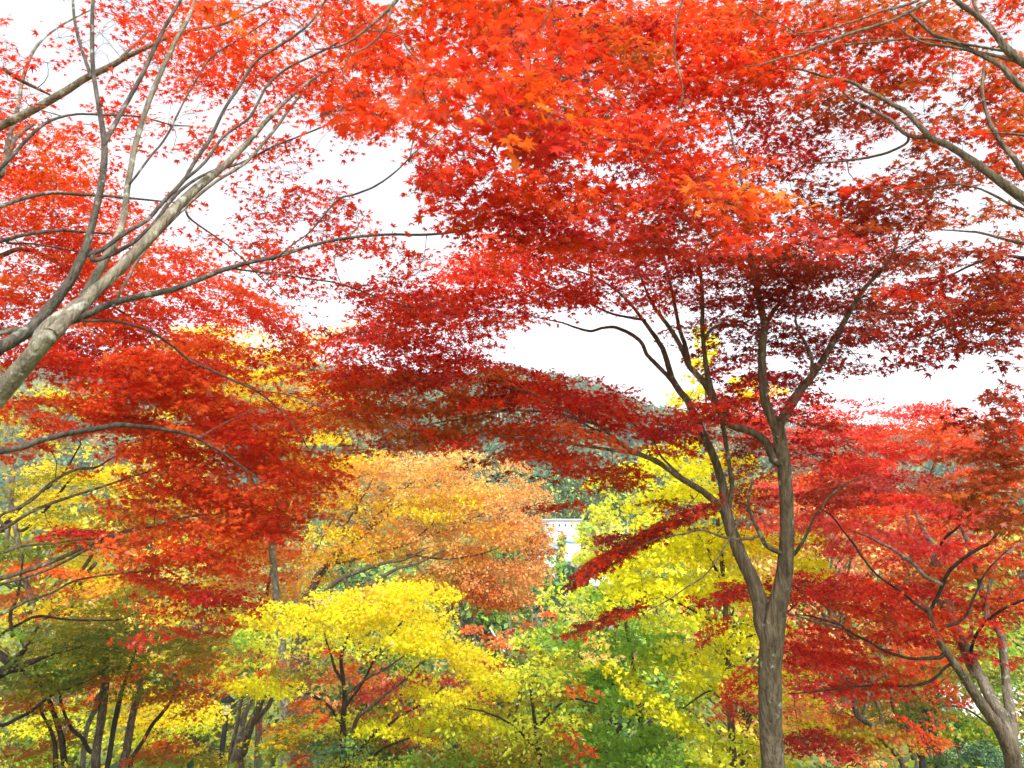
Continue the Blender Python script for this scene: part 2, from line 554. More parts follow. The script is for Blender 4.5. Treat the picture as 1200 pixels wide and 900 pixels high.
        sub = pc[:, None, None] + dirs[:, :, None] * (rp[:, None, None, None] * .85 * tt[None, None, :, None])
        sub = sub + np.array([0, 0, 1.0]) * (-.13 * rp[:, None, None, None] * (tt ** 2)[None, None, :, None])
        sub = sub.reshape(-1, 3, 3)
        v2, q2 = many_tubes(sub, np.tile(np.array([thin * .8, thin * .6, thin * .4]), (len(sub), 1)), 3)
        mesh_from('twigs', np.vstack([v, v2]), quads=np.vstack([q, q2 + len(v)]), mat=M_TWIG, origin=org, parent=e)
        cntl = np.maximum(4, (pn * (rp / pr0) ** 2 * r.uniform(.6, 1.3, m))).astype(int)
        idx = np.repeat(np.arange(m), cntl); n = len(idx)
        br = r.integers(0, NS, n)
        ang = sa[idx, br] + r.normal(0, .30, n)
        rad = rp[idx] * np.sqrt(r.uniform(.02, 1.0, n)) * r.uniform(.85, 1.12, n)
        dl = np.cos(ang)[:, None] * ax[idx] + np.sin(ang)[:, None] * ay[idx]
        pos = pc[idx] + dl * rad[:, None]
        pos[:, 2] += -.13 * rad ** 2 / rp[idx] + r.normal(0, .12, n) * pr0[idx] * (1.6 - self.flat)
        ln = nrm[idx] * self.flat + r.normal(0, .42, (n, 3)) + np.array([0, -.15, 0])
        tip = dl + r.normal(0, .45, (n, 3)) + np.array([0, 0, -.35])
        size = self.leaf * np.clip(r.normal(1, .27, n), .4, 1.7)
        own = np.empty((n, 3))
        let = plet[idx]
        for c in np.unique(let):
            k = np.where(let == c)[0]
            own[k] = np.array(PAL[c])[r.integers(len(PAL[c]), size=len(k))]
        col = pcol[idx] * .5 + own * .5
        col *= r.uniform(.78, 1.12, n)[:, None]
        dry = r.random(n) < .004
        col[dry] = PAL['Z'][0]
        col = np.clip(col, .004, .94)
        leaf_mesh('crown', pos, ln, tip, size, col, self.tpl, self.mat, org, e)
        return e

# ------------------------------------------------------------------ terrain, path
def build_ground():
    xs = np.concatenate([np.linspace(-520, -90, 44), np.linspace(-80, 80, 161), np.linspace(90, 520, 44)])
    ys = np.concatenate([np.linspace(-80, -4, 20), np.linspace(-2, 60, 125), np.linspace(63, 720, 180)])
    X, Y = np.meshgrid(xs, ys)
    Z = ground(X, Y) + rng.normal(0, .012, X.shape)
    v = np.stack([X, Y, Z], -1).reshape(-1, 3)
    nx, ny = len(xs), len(ys)
    i = (np.arange(ny - 1) * nx)[:, None]; j = np.arange(nx - 1)[None]
    q = np.stack([i + j, i + j + 1, i + nx + j + 1, i + nx + j], -1).reshape(-1, 4)
    o = mesh_from('ground', v, quads=q, mat=M_GROUND, smooth=True)
    tag(o, kind='structure')


def build_path(c0, c1, w, name='path'):
    t = np.linspace(0, 1, 90); s = np.linspace(-.5, .5, 9)
    cx = c0[0] + (c1[0] - c0[0]) * t + .5 * np.sin(t * 5); cy_ = c0[1] + (c1[1] - c0[1]) * t + .8 * np.sin(t * 4)
    X = cx[:, None] + 0 * s[None]; Y = cy_[:, None] + s[None] * w
    Z = ground(X, Y) + 0.03
    v = np.stack([X, Y, Z], -1).reshape(-1, 3)
    i = (np.arange(89) * 9)[:, None]; j = np.arange(8)[None]
    q = np.stack([i + j, i + j + 1, i + 9 + j + 1, i + 9 + j], -1).reshape(-1, 4)
    tag(mesh_from(name, v, quads=q, mat=M_PATH, smooth=True), kind='structure')


build_ground()
build_path((-16, 17.2), (-4, 16.2), 1.6)

# ------------------------------------------------------------------ near trees
# A: the big maple at the left edge whose limbs cross the upper left
t = Tree('maple_tree', 'maple with lichen-spotted limbs fanning from the left edge across the white sky', 5.2, .8, .038, 'm5', twig=.8, pad=.22, seed=1, sparse=1.25, wscale=.62, clump=1.4)
t.limb('-420,1150,66 -260,880,54 -130,640,46 -40,505,40 0,462,36 35,420,33 60,392,30', 3.0, 3.0, M_PALE, 'trunk', ground_end=True, wob=.015)
t.limb('60,392,28 98,355,24 150,305,20 190,262,20 225,225,17 262,195,13 292,165,10 318,135,8 345,110,6 372,88,4', 3.0, 4.6, M_PALE)
t.limb('35,420,24 52,385,20 85,360,18 100,345,18 128,295,14 143,262,12 150,215,11 160,165,10 178,110,9 205,50,8 222,18,7 235,-20,5', 3.0, 4.2, M_PALE)
t.limb('-60,450,28 0,408,25 33,388,23 50,370,21 77,337,18 97,300,16 106,270,13 117,225,12 122,190,12 122,165,11 115,120,8 109,80,8 108,30,7 110,-20,6', 3.0, 3.7, M_GREY)
t.limb('123,168,9 135,145,9 150,118,8 168,85,8 182,55,8 197,25,6 215,-5,5', 3.45, 4.0, M_GREY)
t.limb('107,90,7 100,70,6 92,45,6 87,20,5 85,-10,4', 3.6, 3.9, M_GREY)
t.limb('-140,650,16 -100,480,14 -30,402,12 0,390,11 30,386,12 60,382,16 95,372,15 133,355,13 165,347,12 200,340,11 232,328,10 260,317,9 295,307,8 327,300,7 365,288,6 400,280,6 450,275,5 500,275,5 540,271,4 575,264,3 605,256,2', 3.0, 4.6, M_GREY)
t.limb('98,376,7 133,376,6 158,382,6 175,388,6 200,404,5 222,422,5 250,435,5 278,448,4 300,458,4 322,475,3 350,505,2 362,530,2', 3.05, 4.4, M_GREY)
t.limb('300,458,3 335,462,2 370,474,2 392,482,1', 3.9, 4.4, M_GREY)
t.limb('275,315,4 330,322,3 365,327,3 400,333,3 440,347,2.5 480,360,2', 4.0, 4.8, M_GREY)
t.limb('97,300,11 120,292,9 148,272,8 172,258,8 192,236,8 215,212,8 228,190,7 245,165,7 262,130,6 278,105,6 300,72,5 320,58,5 345,42,5 365,25,4 385,-5,4', 3.2, 4.3, M_GREY)
t.limb('215,212,6 240,190,6 262,160,5 290,140,5 300,125,5 315,98,5 340,78,4 365,66,4 395,50,4 420,32,3', 3.5, 4.4, M_GREY)
t.limb('112,305,9 150,288,8 180,262,8 200,235,7 222,215,6 250,200,5 280,192,4 320,172,4 350,160,3 400,140,3', 3.2, 4.8, M_GREY)
t.limb('155,212,4 175,185,4 195,160,4 215,120,3 232,90,3 250,65,3 290,40,3 320,20,2', 3.8, 4.6, M_GREY)
t.limb('135,355,5 165,300,5 210,250,6 250,215,6 285,193,6 300,178,6 325,148,6 345,120,5 370,92,4', 3.4, 4.8, M_PALE)
t.limb('320,305,3 345,285,3 365,270,3 395,235,4 415,228,4 440,218,4 465,200,3 485,180,2.5 510,158,2 530,140,1.6', 4.0, 4.3, M_GREY)
t.limb('480,188,2.5 485,160,2 492,150,2 508,125,1.5', 4.2, 4.4, M_GREY)
t.limb('-140,650,16 -90,580,14 -40,535,12 0,529,11 25,524,11 50,515,11 80,508,10 115,502,10 140,498,10 165,500,8 190,503,7 215,508,6 232,514,5 262,532,4 285,548,3 310,565,2', 3.6, 4.4, M_GREY)
t.limb('235,512,3 255,500,2 275,490,2 300,478,1.5', 4.1, 4.3, M_GREY)
t.limb('-140,650,14 -115,500,12 -85,360,11 -40,255,9 0,242,7 30,232,7 60,226,7 95,228,6 140,231,5 190,236,3 215,238,2', 4.0, 4.8, M_GREY)
t.limb('-140,650,14 -115,500,12 -85,360,11 -40,290,9 0,283,7 30,275,7 70,270,6 100,272,5 130,274,4', 4.0, 4.6, M_GREY)
t.limb('10,285,5 40,286,4 80,293,3 120,300,2', 4.2, 4.6, M_GREY)
t.limb('-140,650,12 -90,400,10 -40,250,8 15,182,6 40,155,6 60,141,5 90,134,4 130,135,4 165,137,3 200,146,3 225,148,2', 4.3, 4.8, M_GREY)
t.limb('225,258,4 270,290,2.5 300,320,2 330,350,1.5', 3.8, 4.6, M_GREY)
t.reg('''
30 45 45 30 0 .10 R
30 125 40 22 -10 .45 R
110 20 70 25 0 .35 R
100 70 50 40 0 .22 R
190 30 60 35 10 .55 R
165 90 45 40 0 .35 R
240 65 60 45 0 .55 RF
300 40 60 40 0 .6 RF
330 90 50 45 0 .6 RF
265 120 55 40 -20 .55 R
390 30 60 40 0 .95 RFC
420 80 55 40 0 1.1 RF
430 135 50 28 0 1.0 RF
370 110 40 25 0 .7 R
60 170 50 20 -10 .45 R
130 160 50 30 0 .32 R
225 165 50 25 0 .4 R
290 170 35 30 -20 .5 R
330 190 35 25 0 .5 R
230 230 55 22 0 .28 R
310 240 45 30 0 .75 RP
365 240 38 25 0 .8 RP
405 245 25 20 0 .6 R
340 285 60 25 0 .7 RP
270 275 50 20 0 .35 R
420 290 45 25 0 1.1 R
400 325 70 25 0 .6 RC
340 335 55 22 0 .5 RC
300 305 50 15 10 .5 R
455 345 45 25 0 1.5 RC
470 310 30 25 0 .7 RC
390 365 40 18 0 .45 RC
440 385 40 20 0 1.4 RC
505 230 22 30 0 .5 R
500 180 30 30 0 .8 R
500 360 40 25 0 1.5 RC
200 305 40 16 0 .4 R
-90 60 80 50 0 .5 R
-80 200 70 50 0 .7 R
150 -60 140 40 0 .6 R
380 -60 80 36 0 .8 R
160 290 30 22 0 .4 R
120 250 60 40 0 .3 R
''')
t.hole('60 80 40 22 .7\n178 245 40 30 .9\n300 215 30 12\n412 195 45 30 .95\n455 225 30 45 1\n430 310 30 14 .7\n410 370 30 15 .8')
t.build()

# I: another tree at far left: pale long limb from (0,148)
t = Tree('maple_tree', 'maple reaching in from beyond the top left corner with one long pale limb', 6.0, .6, .045, 'm5', pad=.28, seed=2)
t.limb('-900,1250,110 -700,800,90 -420,420,56 -180,240,26 -60,170,16 0,148,14 40,128,13 75,108,12 100,92,11 125,80,10 150,66,8 180,52,6 205,40,5 232,34,5 262,28,4 290,15,3 320,0,2', 5.0, 5.4, M_PALE, 'trunk', ground_end=True, wob=.015)
t.limb('135,75,6 150,60,5 172,38,4 190,10,3', 5.3, 5.6, M_PALE)
t.limb('-60,170,10 -25,90,8 0,80,7 20,92,7 40,102,6 60,112,3', 5.0, 5.5)
t.limb('0,205,10 8,175,8 14,150,7 22,120,6 26,95,6 38,62,5 55,42,3 80,25,3 110,10,2', 5.6, 6.2, M_PALE)
t.limb('-30,225,12 -10,210,12 0,200,11 12,175,9 20,160,7 40,145,5', 5.6, 5.8, M_PALE)
t.reg('''
-40 60 60 60 0 .5 R
-30 160 60 50 0 1.0 R
25 75 40 20 0 .15 R
250 10 60 30 0 .4 R
''')
t.build()

# N: the big red mass on the left
t = Tree('maple_tree', 'broad scarlet maple drooping in layers over the left half', 7.0, 1.0, .041, 'm5', pad=.32, twig=1.1, seed=3, sparse=1.22)
t.limb('-560,1150,80 -430,860,64 -300,720,50 -150,690,26 -60,692,14 0,678,8 45,664,8 80,650,7 115,634,6 150,622,6 180,617,4 220,606,3 260,602,2', 6.2, 7.0, M_BARK, 'trunk', ground_end=True, wob=.015)
t.limb('-60,710,10 -20,695,8 0,685,6 55,668,5 110,640,4 135,628,3', 6.4, 6.6)
t.limb('-300,720,30 -140,600,20 -40,640,12 0,622,6 40,598,6 80,583,5 115,572,4 150,560,3 200,545,2', 6.2, 6.8)
t.limb('0,605,5 35,588,5 60,565,4 90,550,5 112,548,4 135,535,3 170,520,2', 6.5, 6.9)
t.limb('0,648,4 25,640,4 60,637,3 100,632,3 145,632,2', 6.4, 6.8)
t.limb('90,640,4 130,643,3 165,655,3 200,645,2', 6.5, 7)
t.limb('-140,600,16 -100,460,14 -40,320,12 0,300,9 30,292,8 70,310,6 120,350,5 180,390,4 240,430,3 300,455,2', 6.2, 7.2)
t.limb('-100,460,12 -60,400,10 0,385,7 60,410,5 120,440,4 200,470,3 260,520,2', 6.4, 7.2)
t.limb('-150,690,14 -60,740,9 0,720,6 30,705,5 60,695,4 90,680,4 140,672,3 170,670,2', 6.4, 7)
t.reg('''
40 180 60 35 0 1.1 RF
-120 260 80 60 0 1.2 RFF
-130 400 80 60 0 1.3 RRF
-110 540 70 50 0 1.2 RRF
35 240 75 35 0 2.0 RFF
80 215 60 22 0 1.2 RF
40 300 80 35 0 2.2 RFF
10 345 60 22 0 1.8 RFF
60 370 60 18 0 1.6 RF
0 395 40 16 0 1.4 RRF
120 270 60 30 0 1.3 RF
120 330 60 30 0 1.9 RFF
190 330 70 28 12 1.9 RF
230 300 40 14 10 .9 RF
270 350 70 24 18 1.9 RRF
330 380 50 22 18 1.3 RRF
170 385 95 35 6 2.7 RFF
60 420 55 25 0 2.0 RRF
150 440 100 35 6 3.2 RFF
230 420 80 26 10 2.2 RFF
290 430 50 25 0 1.5 RRF
330 440 40 30 0 1.2 RRF
210 480 100 28 5 3.0 RFF
100 480 60 14 10 1.6 RF
300 490 60 24 10 2.2 RRF
380 430 45 30 0 1.1 RRF
370 490 50 28 0 1.6 RRF
415 460 40 40 0 2.0 RC
40 475 60 14 0 2.0 RRF
80 500 50 12 0 1.0 RRF
160 520 60 16 0 1.8 RF
240 525 90 26 6 3.0 RFF
330 540 60 26 14 2.3 RFF
215 565 80 22 8 2.8 RFF
280 585 80 22 10 2.6 RFF
350 575 50 22 10 2.0 RF
30 530 50 9 0 1.2 RRF
60 553 40 8 0 .6 RRF
160 590 55 14 10 1.8 RF
240 620 80 15 6 3.0 RRF
320 615 45 13 0 2.6 RFF
90 625 50 9 4 1.4 C
170 635 70 10 4 2.0 RRF
230 655 70 13 8 2.8 RRF
160 663 40 9 0 1.2 RRF
215 685 60 10 8 2.0 RRF
260 700 50 13 12 2.8 RC
190 715 50 8 12 1.2 RRF
215 735 40 8 10 1.2 RP
255 725 25 9 10 1.0 RO
150 745 25 8 10 .6 RP
400 400 30 20 0 .6 RF
''')
t.hole('300 418 60 14 .5\n345 465 40 18 .5\n375 515 26 26 .5\n255 452 40 8 .4\n300 565 50 10 .4\n60 455 60 12 .8\n75 520 60 10 .5\n190 560 15 8 .6\n60 580 70 25 .7')
t.build()

# B: the forked maple on the right, the main trunk of the picture
t = Tree('maple_tree', 'forked maple with the clear straight trunk at right and dark red layers', 6.4, .9, .041, 'm5', pad=.28, twig=1.1, seed=4, sparse=1.2)
t.limb('908,960,44 906,900,43 903,850,42 902,800,42 903,770,42 905,745,44 910,715,36 918,680,31 922,640,27 922,600,25 920,560,25 917,535,26 912,505,24 905,490,22', 5.6, 5.6, M_BARK, 'trunk', ground_end=True, wob=.015, scale=.92)
t.limb('900,760,27 895,735,30 890,705,28 882,680,25 870,655,23 860,630,22 851,600,20 847,570,15 838,540,14 827,515,13 815,490,13 806,470,12 792,452,11 785,435,10 778,412,9 768,395,8 752,373,6 735,352,5 715,335,4 690,322,3 655,312,2.5', 5.6, 6.6, M_BARK, 'stem', wob=.04)
t.limb('905,492,20 898,475,16 894,450,15 893,420,14 894,395,14 896,380,13 890,355,12 886,330,11 880,300,9 876,270,8 878,240,6 880,215,5', 5.6, 6.0, M_BARK, 'stem')
t.limb('897,382,9 906,365,8 918,350,7 930,330,6 937,312,5 941,295,4', 5.8, 6.2)
t.limb('876,250,5 866,200,4 855,150,3 840,110,2.5', 6.0, 6.4)
t.limb('915,500,18 925,478,15 938,458,14 952,440,12 965,420,11 980,395,10 992,372,9 1005,350,8 1018,332,7 1035,315,6 1045,300,4 1055,270,3', 5.6, 5.9, M_BARK, 'stem')
t.limb('912,500,14 920,480,11 930,465,10 945,448,8', 5.7, 5.8)
t.limb('952,435,7 951,420,6 945,405,6 935,385,5 933,370,4 945,350,3', 5.8, 6.2, M_PALE)
t.limb('908,540,16 900,522,14 888,510,13 872,503,13 857,498,13 847,487,13 836,468,12 825,448,11 808,430,9 803,418,9 797,405,8 790,392,8 780,378,7 765,357,5 755,335,4 742,300,3', 5.6, 6.2)
t.limb('852,600,12 858,575,9 854,540,8 850,515,8 846,492,8', 5.7, 5.8)
t.limb('808,430,8 803,405,8 797,388,7 792,365,6 788,345,6 780,310,4 770,270,3', 5.9, 6.3)
t.limb('845,485,10 836,462,10 829,440,9 825,410,8 823,380,8 823,350,7 821,322,6 815,295,4', 5.7, 6.0)
t.limb('827,394,6 835,385,6 848,381,6 860,382,5 875,380,3', 5.8, 6.1)
t.limb('793,455,9 782,440,8 770,428,8 758,415,7 752,402,7 740,392,7 722,384,6 708,384,5 692,388,5 675,384,4 658,378,3 630,372,2 600,360,1.5', 5.9, 6.8)
t.limb('755,375,5 738,372,5 718,368,4 700,360,4 680,348,4 655,340,3 625,328,3 595,312,2 560,295,1.5', 6.1, 7.0)
t.limb('855,605,15 840,590,13 822,575,12 800,562,11 780,548,9 763,538,8 745,532,7 722,528,6 700,525,5 680,522,4 655,518,4 625,514,3 590,512,2.5 555,509,2', 5.6, 5.7)
t.limb('785,550,8 770,540,7 750,532,7 733,524,7 718,512,6 700,498,6 680,492,6 657,485,5 630,482,4 605,481,4 585,480,4 560,475,3 540,468,3 518,458,2.5 495,452,2 460,450,1.5', 5.6, 5.9)
t.limb('590,482,3 565,485,2.5 535,492,2.5 505,497,2 485,508,1.6 465,520,1.2', 5.7, 5.9)
t.limb('735,524,4 712,508,4 690,500,4 665,482,4 640,470,3 618,458,3 600,455,3 582,438,2 565,425,1.5', 5.6, 5.7)
t.limb('697,497,3 680,480,2.5 668,462,2 660,440,1.5', 6.2, 6.5)
t.limb('800,560,5 775,535,4 765,515,3 752,505,3 735,490,2', 5.8, 6.1)
t.limb('920,650,9 908,645,9 897,638,8 889,622,8 881,605,6 877,588,5 882,560,4', 5.5, 5.4)
t.limb('930,650,7 940,636,6 948,620,5 955,605,4 972,582,3 995,565,2.5 1020,556,2', 5.5, 5.3)
t.limb('888,629,5 868,632,5 850,630,5 835,625,4 820,621,4 800,626,3 775,630,2 750,640,1.5', 5.5, 5.5)
t.limb('872,600,3 850,640,2.5 828,672,3 805,688,2.5 780,705,2 760,715,2', 5.5, 5.1)
t.limb('935,722,3 960,730,4 985,735,4 1000,748,3', 5.7, 6.2)
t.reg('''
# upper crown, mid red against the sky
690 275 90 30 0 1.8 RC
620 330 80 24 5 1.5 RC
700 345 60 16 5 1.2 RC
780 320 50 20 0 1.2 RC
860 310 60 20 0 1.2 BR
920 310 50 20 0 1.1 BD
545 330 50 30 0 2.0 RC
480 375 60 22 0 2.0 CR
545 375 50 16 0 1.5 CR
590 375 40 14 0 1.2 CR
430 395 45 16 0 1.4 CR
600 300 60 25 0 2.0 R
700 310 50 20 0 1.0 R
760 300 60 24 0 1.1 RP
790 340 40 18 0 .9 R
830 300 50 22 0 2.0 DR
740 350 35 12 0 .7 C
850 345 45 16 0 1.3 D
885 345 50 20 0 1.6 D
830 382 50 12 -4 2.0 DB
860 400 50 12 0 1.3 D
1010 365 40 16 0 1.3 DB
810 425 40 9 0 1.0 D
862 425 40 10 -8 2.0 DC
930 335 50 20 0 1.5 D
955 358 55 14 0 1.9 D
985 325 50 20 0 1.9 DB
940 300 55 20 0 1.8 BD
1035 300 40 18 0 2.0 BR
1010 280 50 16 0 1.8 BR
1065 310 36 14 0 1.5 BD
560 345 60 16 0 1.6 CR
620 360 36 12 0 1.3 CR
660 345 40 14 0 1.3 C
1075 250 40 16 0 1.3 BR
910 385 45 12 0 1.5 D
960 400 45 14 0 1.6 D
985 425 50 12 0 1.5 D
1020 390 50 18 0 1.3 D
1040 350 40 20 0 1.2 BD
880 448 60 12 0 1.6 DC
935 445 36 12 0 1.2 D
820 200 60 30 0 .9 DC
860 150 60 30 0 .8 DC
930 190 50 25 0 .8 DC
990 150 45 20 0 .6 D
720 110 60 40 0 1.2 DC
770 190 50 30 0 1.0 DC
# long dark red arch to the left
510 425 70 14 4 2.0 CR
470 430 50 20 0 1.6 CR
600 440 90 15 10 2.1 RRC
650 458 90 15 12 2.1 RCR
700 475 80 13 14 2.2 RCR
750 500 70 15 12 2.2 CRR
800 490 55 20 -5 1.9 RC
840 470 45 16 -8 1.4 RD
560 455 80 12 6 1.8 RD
500 470 80 14 0 1.7 RW
450 450 50 22 0 2.0 WR
520 442 60 14 0 1.6 RW
450 478 60 14 0 1.6 RWO
580 500 60 12 0 1.4 RWO
520 395 60 12 0 1.3 CR
590 398 40 12 4 1.2 CR
460 400 40 12 0 1.3 CR
560 480 90 12 4 1.7 RW
480 505 80 12 0 1.8 RW
540 515 90 12 2 2.0 RRW
620 530 80 9 4 1.8 RW
560 500 80 12 4 1.4 RW
500 490 70 14 0 1.4 RW
440 520 50 14 0 1.6 RW
660 508 70 10 8 2.4 RRO
700 545 60 13 6 2.2 RRB
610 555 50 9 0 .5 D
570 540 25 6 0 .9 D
680 580 60 9 -8 .8 RB
650 590 30 6 -6 .9 CR
740 560 45 9 0 .8 RB
800 520 50 14 0 1.2 RB
# two drooping sprays over the yellow trees
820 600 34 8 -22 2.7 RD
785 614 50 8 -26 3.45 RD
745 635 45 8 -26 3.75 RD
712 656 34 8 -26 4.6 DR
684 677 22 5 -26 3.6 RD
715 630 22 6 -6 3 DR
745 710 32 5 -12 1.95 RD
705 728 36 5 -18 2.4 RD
670 745 16 4 -12 1.8 R
800 590 40 14 0 .8 BW
850 620 30 12 0 .5 WB
# right of the trunk and behind it
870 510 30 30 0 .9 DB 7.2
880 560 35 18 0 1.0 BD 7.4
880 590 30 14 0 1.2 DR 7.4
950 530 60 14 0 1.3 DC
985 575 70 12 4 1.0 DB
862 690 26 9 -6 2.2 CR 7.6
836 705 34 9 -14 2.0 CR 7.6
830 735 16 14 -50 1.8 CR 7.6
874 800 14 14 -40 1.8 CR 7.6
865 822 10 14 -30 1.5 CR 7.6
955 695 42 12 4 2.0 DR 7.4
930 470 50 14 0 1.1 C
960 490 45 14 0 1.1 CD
''')
t.hole('700 412 55 38 1\n745 395 38 26 .9\n640 405 30 12\n850 395 20 12 .5\n965 455 20 14 .8\n1000 460 50 14 .95\n620 472 22 10 .7\n520 340 14 16 .5\n600 395 50 12 .7\n785 415 14 20 .9\n860 455 20 10 .8')
t.build()

# C: tree beyond the right edge, its boughs hang over the camera
t = Tree('maple_tree', 'overhanging maple at the top right with orange leaves close to the viewer', 3.2, .5, .042, 'm7', pad=.24, twig=.8, seed=5, sparse=1.15, wscale=.75)
t.limb('1800,1700,110 1640,1100,95 1500,700,80 1400,420,60 1290,290,30 1240,252,20 1200,231,14 1173,213,13 1150,196,12 1133,184,11 1110,170,10 1093,163,9 1077,147,8 1063,132,8 1047,123,7 1028,112,6 1015,106,6 997,96,5 967,90,4 940,82,3 915,80,2', 3.4, 4.4, M_BARK, 'trunk', ground_end=True, wob=.015)
t.limb('1400,420,34 1320,220,24 1250,110,18 1215,85,14 1200,74,12 1183,61,13 1170,45,10 1158,30,9 1143,17,8 1130,8,8 1117,-2,7 1100,-15,6', 3.4, 3.8)
t.limb('1158,30,6 1148,18,5 1142,5,5 1138,-10,4', 3.6, 3.8)
t.limb('1290,200,16 1240,130,13 1200,104,10 1185,90,10 1173,77,9 1157,68,8 1140,60,7 1120,50,7 1105,44,6 1093,40,5 1080,28,5 1066,16,4', 3.4, 3.9)
t.limb('1195,72,8 1170,66,5 1150,62,5 1115,55,4 1083,50,4 1060,38,3 1050,28,2', 3.6, 3.9)
t.limb('1183,60,5 1150,55,4 1120,50,4 1080,45,4 1050,47,3 1018,50,3 990,52,2', 3.6, 4.0)
t.limb('1180,-60,9 1120,-25,8 1090,0,6 1067,13,6 1050,22,5 1033,28,5 1010,35,5 985,43,5 967,50,4 950,57,4 933,64,4 915,68,3 900,73,3 885,77,2 870,78,2', 3.1, 3.0)
t.limb('1120,-30,6 1076,0,5 1050,9,4 1033,13,4 1010,22,4 990,28,3 967,35,3 945,38,3 933,38,2 915,28,2 900,23,2 880,12,1.5 866,3,1', 3.1, 3.0)
t.limb('1240,252,14 1215,225,10 1200,202,9 1188,185,8 1177,172,7 1165,155,6 1160,143,6 1153,120,5 1151,100,5 1154,75,4', 3.9, 4.2)
t.limb('1090,162,6 1068,160,6 1055,152,6 1047,143,6 1030,133,5 1013,123,4 1000,118,4 985,105,3', 4.2, 4.6)
t.limb('1062,168,4 1045,177,4 1033,181,4 1015,185,4 1000,187,4 975,190,3 944,192,2', 4.2, 4.6)
t.limb('1240,260,8 1200,246,5 1185,240,4 1167,230,4 1150,222,3 1135,218,3 1117,216,3 1093,220,3 1075,222,3 1050,228,2', 3.9, 4.3)
t.limb('1260,300,10 1200,286,5 1175,280,4 1150,273,4 1130,271,3 1100,269,2', 3.9, 4.2)
t.limb('1250,160,6 1200,158,4 1175,156,3 1155,156,2', 3.5, 3.6)
t.limb('1150,200,3 1180,225,3 1200,240,3', 3.8, 3.9)
t.limb('1250,40,10 1100,-120,14 900,-160,12 700,-110,10 560,-60,8 480,-30,6 465,0,6 440,25,5 415,45,4 395,55,3 370,58,2', 3.0, 2.9)
t.limb('460,5,4 450,35,3 430,55,3 410,65,2 400,90,1.5', 2.9, 2.8)
t.limb('700,-110,7 660,-40,5 640,20,4 630,60,3 626,75,3.5 633,100,3 638,118,2', 2.9, 2.6)
t.limb('900,-160,8 830,-60,6 800,0,4 790,60,3 800,110,2 780,160,2 755,190,2', 3.0, 3.2)
t.limb('425,35,2 465,40,2 480,60,2 505,80,2 530,75,1.5', 2.9, 2.9)
t.limb('530,147,2 560,148,1.5 595,152,2 628,155,2', 3.0, 3.0)
t.reg('''
# the nearest leaves, top centre
560 60 90 50 0 1.4 R 3.77
640 60 60 50 0 1.6 R 2.7
560 115 90 32 6 2.1 RRF 2.5
450 60 50 40 0 .8 R 4.16
420 135 50 14 0 1.8 R 2.6
470 110 60 25 0 1.7 R 2.8
500 20 90 30 0 1.3 RW 4.29
430 20 40 26 0 .5 R 4.42
600 20 60 30 0 1.6 RFW 3.9
640 110 60 24 4 1.8 RF 2.6
700 70 60 50 0 1.9 RW 4.16
690 20 70 30 0 1.7 RD 4.55
620 160 90 28 4 1.9 RC 2.7
700 150 70 30 0 2.2 R 3.77
540 170 40 22 0 1.0 RC 4.16
580 215 80 26 0 1.9 RC 4.03
560 250 60 22 0 1.3 R 4.29
670 215 80 26 0 2.0 R 3.9
640 255 90 22 0 1.8 RC 4.29
740 240 50 22 0 2.0 RP 4.16
700 280 70 16 0 1.4 RP 4.55
600 285 70 14 0 1.2 R 4.94
520 205 30 20 0 1.3 R 4.29
250 8 15 12 0 1.6 F 2.6
238 10 25 10 0 .9 F 2.8
395 160 18 14 0 .6 R 3.77
# right part of the near canopy
780 100 70 30 0 1.9 R 4.68
790 40 70 40 0 1.9 RRO 4.68
770 160 70 22 0 2.2 R 4.42
720 30 40 30 0 1.2 D 5.46
850 70 60 40 0 2.1 RO 4.68
850 20 70 25 0 2.1 RW 4.94
920 30 60 35 0 1.8 WBR 4.94
930 90 60 28 0 1.9 BWR 4.68
1000 60 60 30 0 1.6 WBR 5.07
1000 20 60 22 0 1.6 WBR 5.07
1070 30 50 30 0 1.6 BWR 5.07
1060 90 50 25 0 1.7 WBR 5.2
880 120 50 18 0 1.7 RO 4.94
970 120 50 20 0 1.7 BW 5.2
960 160 70 22 0 .8 D 6.24
840 200 60 22 0 1.8 R 4.29
870 225 60 16 6 2.2 RRO 3.0
800 220 50 18 0 1.8 R 4.29
820 250 70 20 0 2.2 RB 4.55
885 242 45 14 10 1.8 RRO 3.1
800 280 60 18 0 2.0 RP 4.42
930 285 70 16 4 1.9 PR 4.42
900 265 60 16 0 1.5 BBR 4.94
980 230 70 20 0 1.9 BBR 5.2
980 262 65 16 0 1.5 BBR 5.2
1060 215 55 16 0 1.7 BBR 5.07
1050 255 60 18 0 1.7 BD 5.2
1120 35 45 30 0 1.5 BWR 4.94
1130 100 50 30 0 1.3 BWR 5.07
1180 20 30 20 0 1.3 RB 4.94
1180 100 25 40 0 1.7 WRO 4.94
1130 150 40 18 0 1.3 BWR 4.94
1085 165 14 10 0 2.4 B 4.68
1040 140 50 20 0 1.0 RB 5.33
1110 200 50 18 0 1.3 B 5.2
1185 150 22 30 0 1.9 WRO 4.81
1175 200 28 18 0 1.4 BWR 4.94
1090 185 40 14 0 1.1 BBR 5.07
760 290 50 12 0 1.2 R 4.94
''')
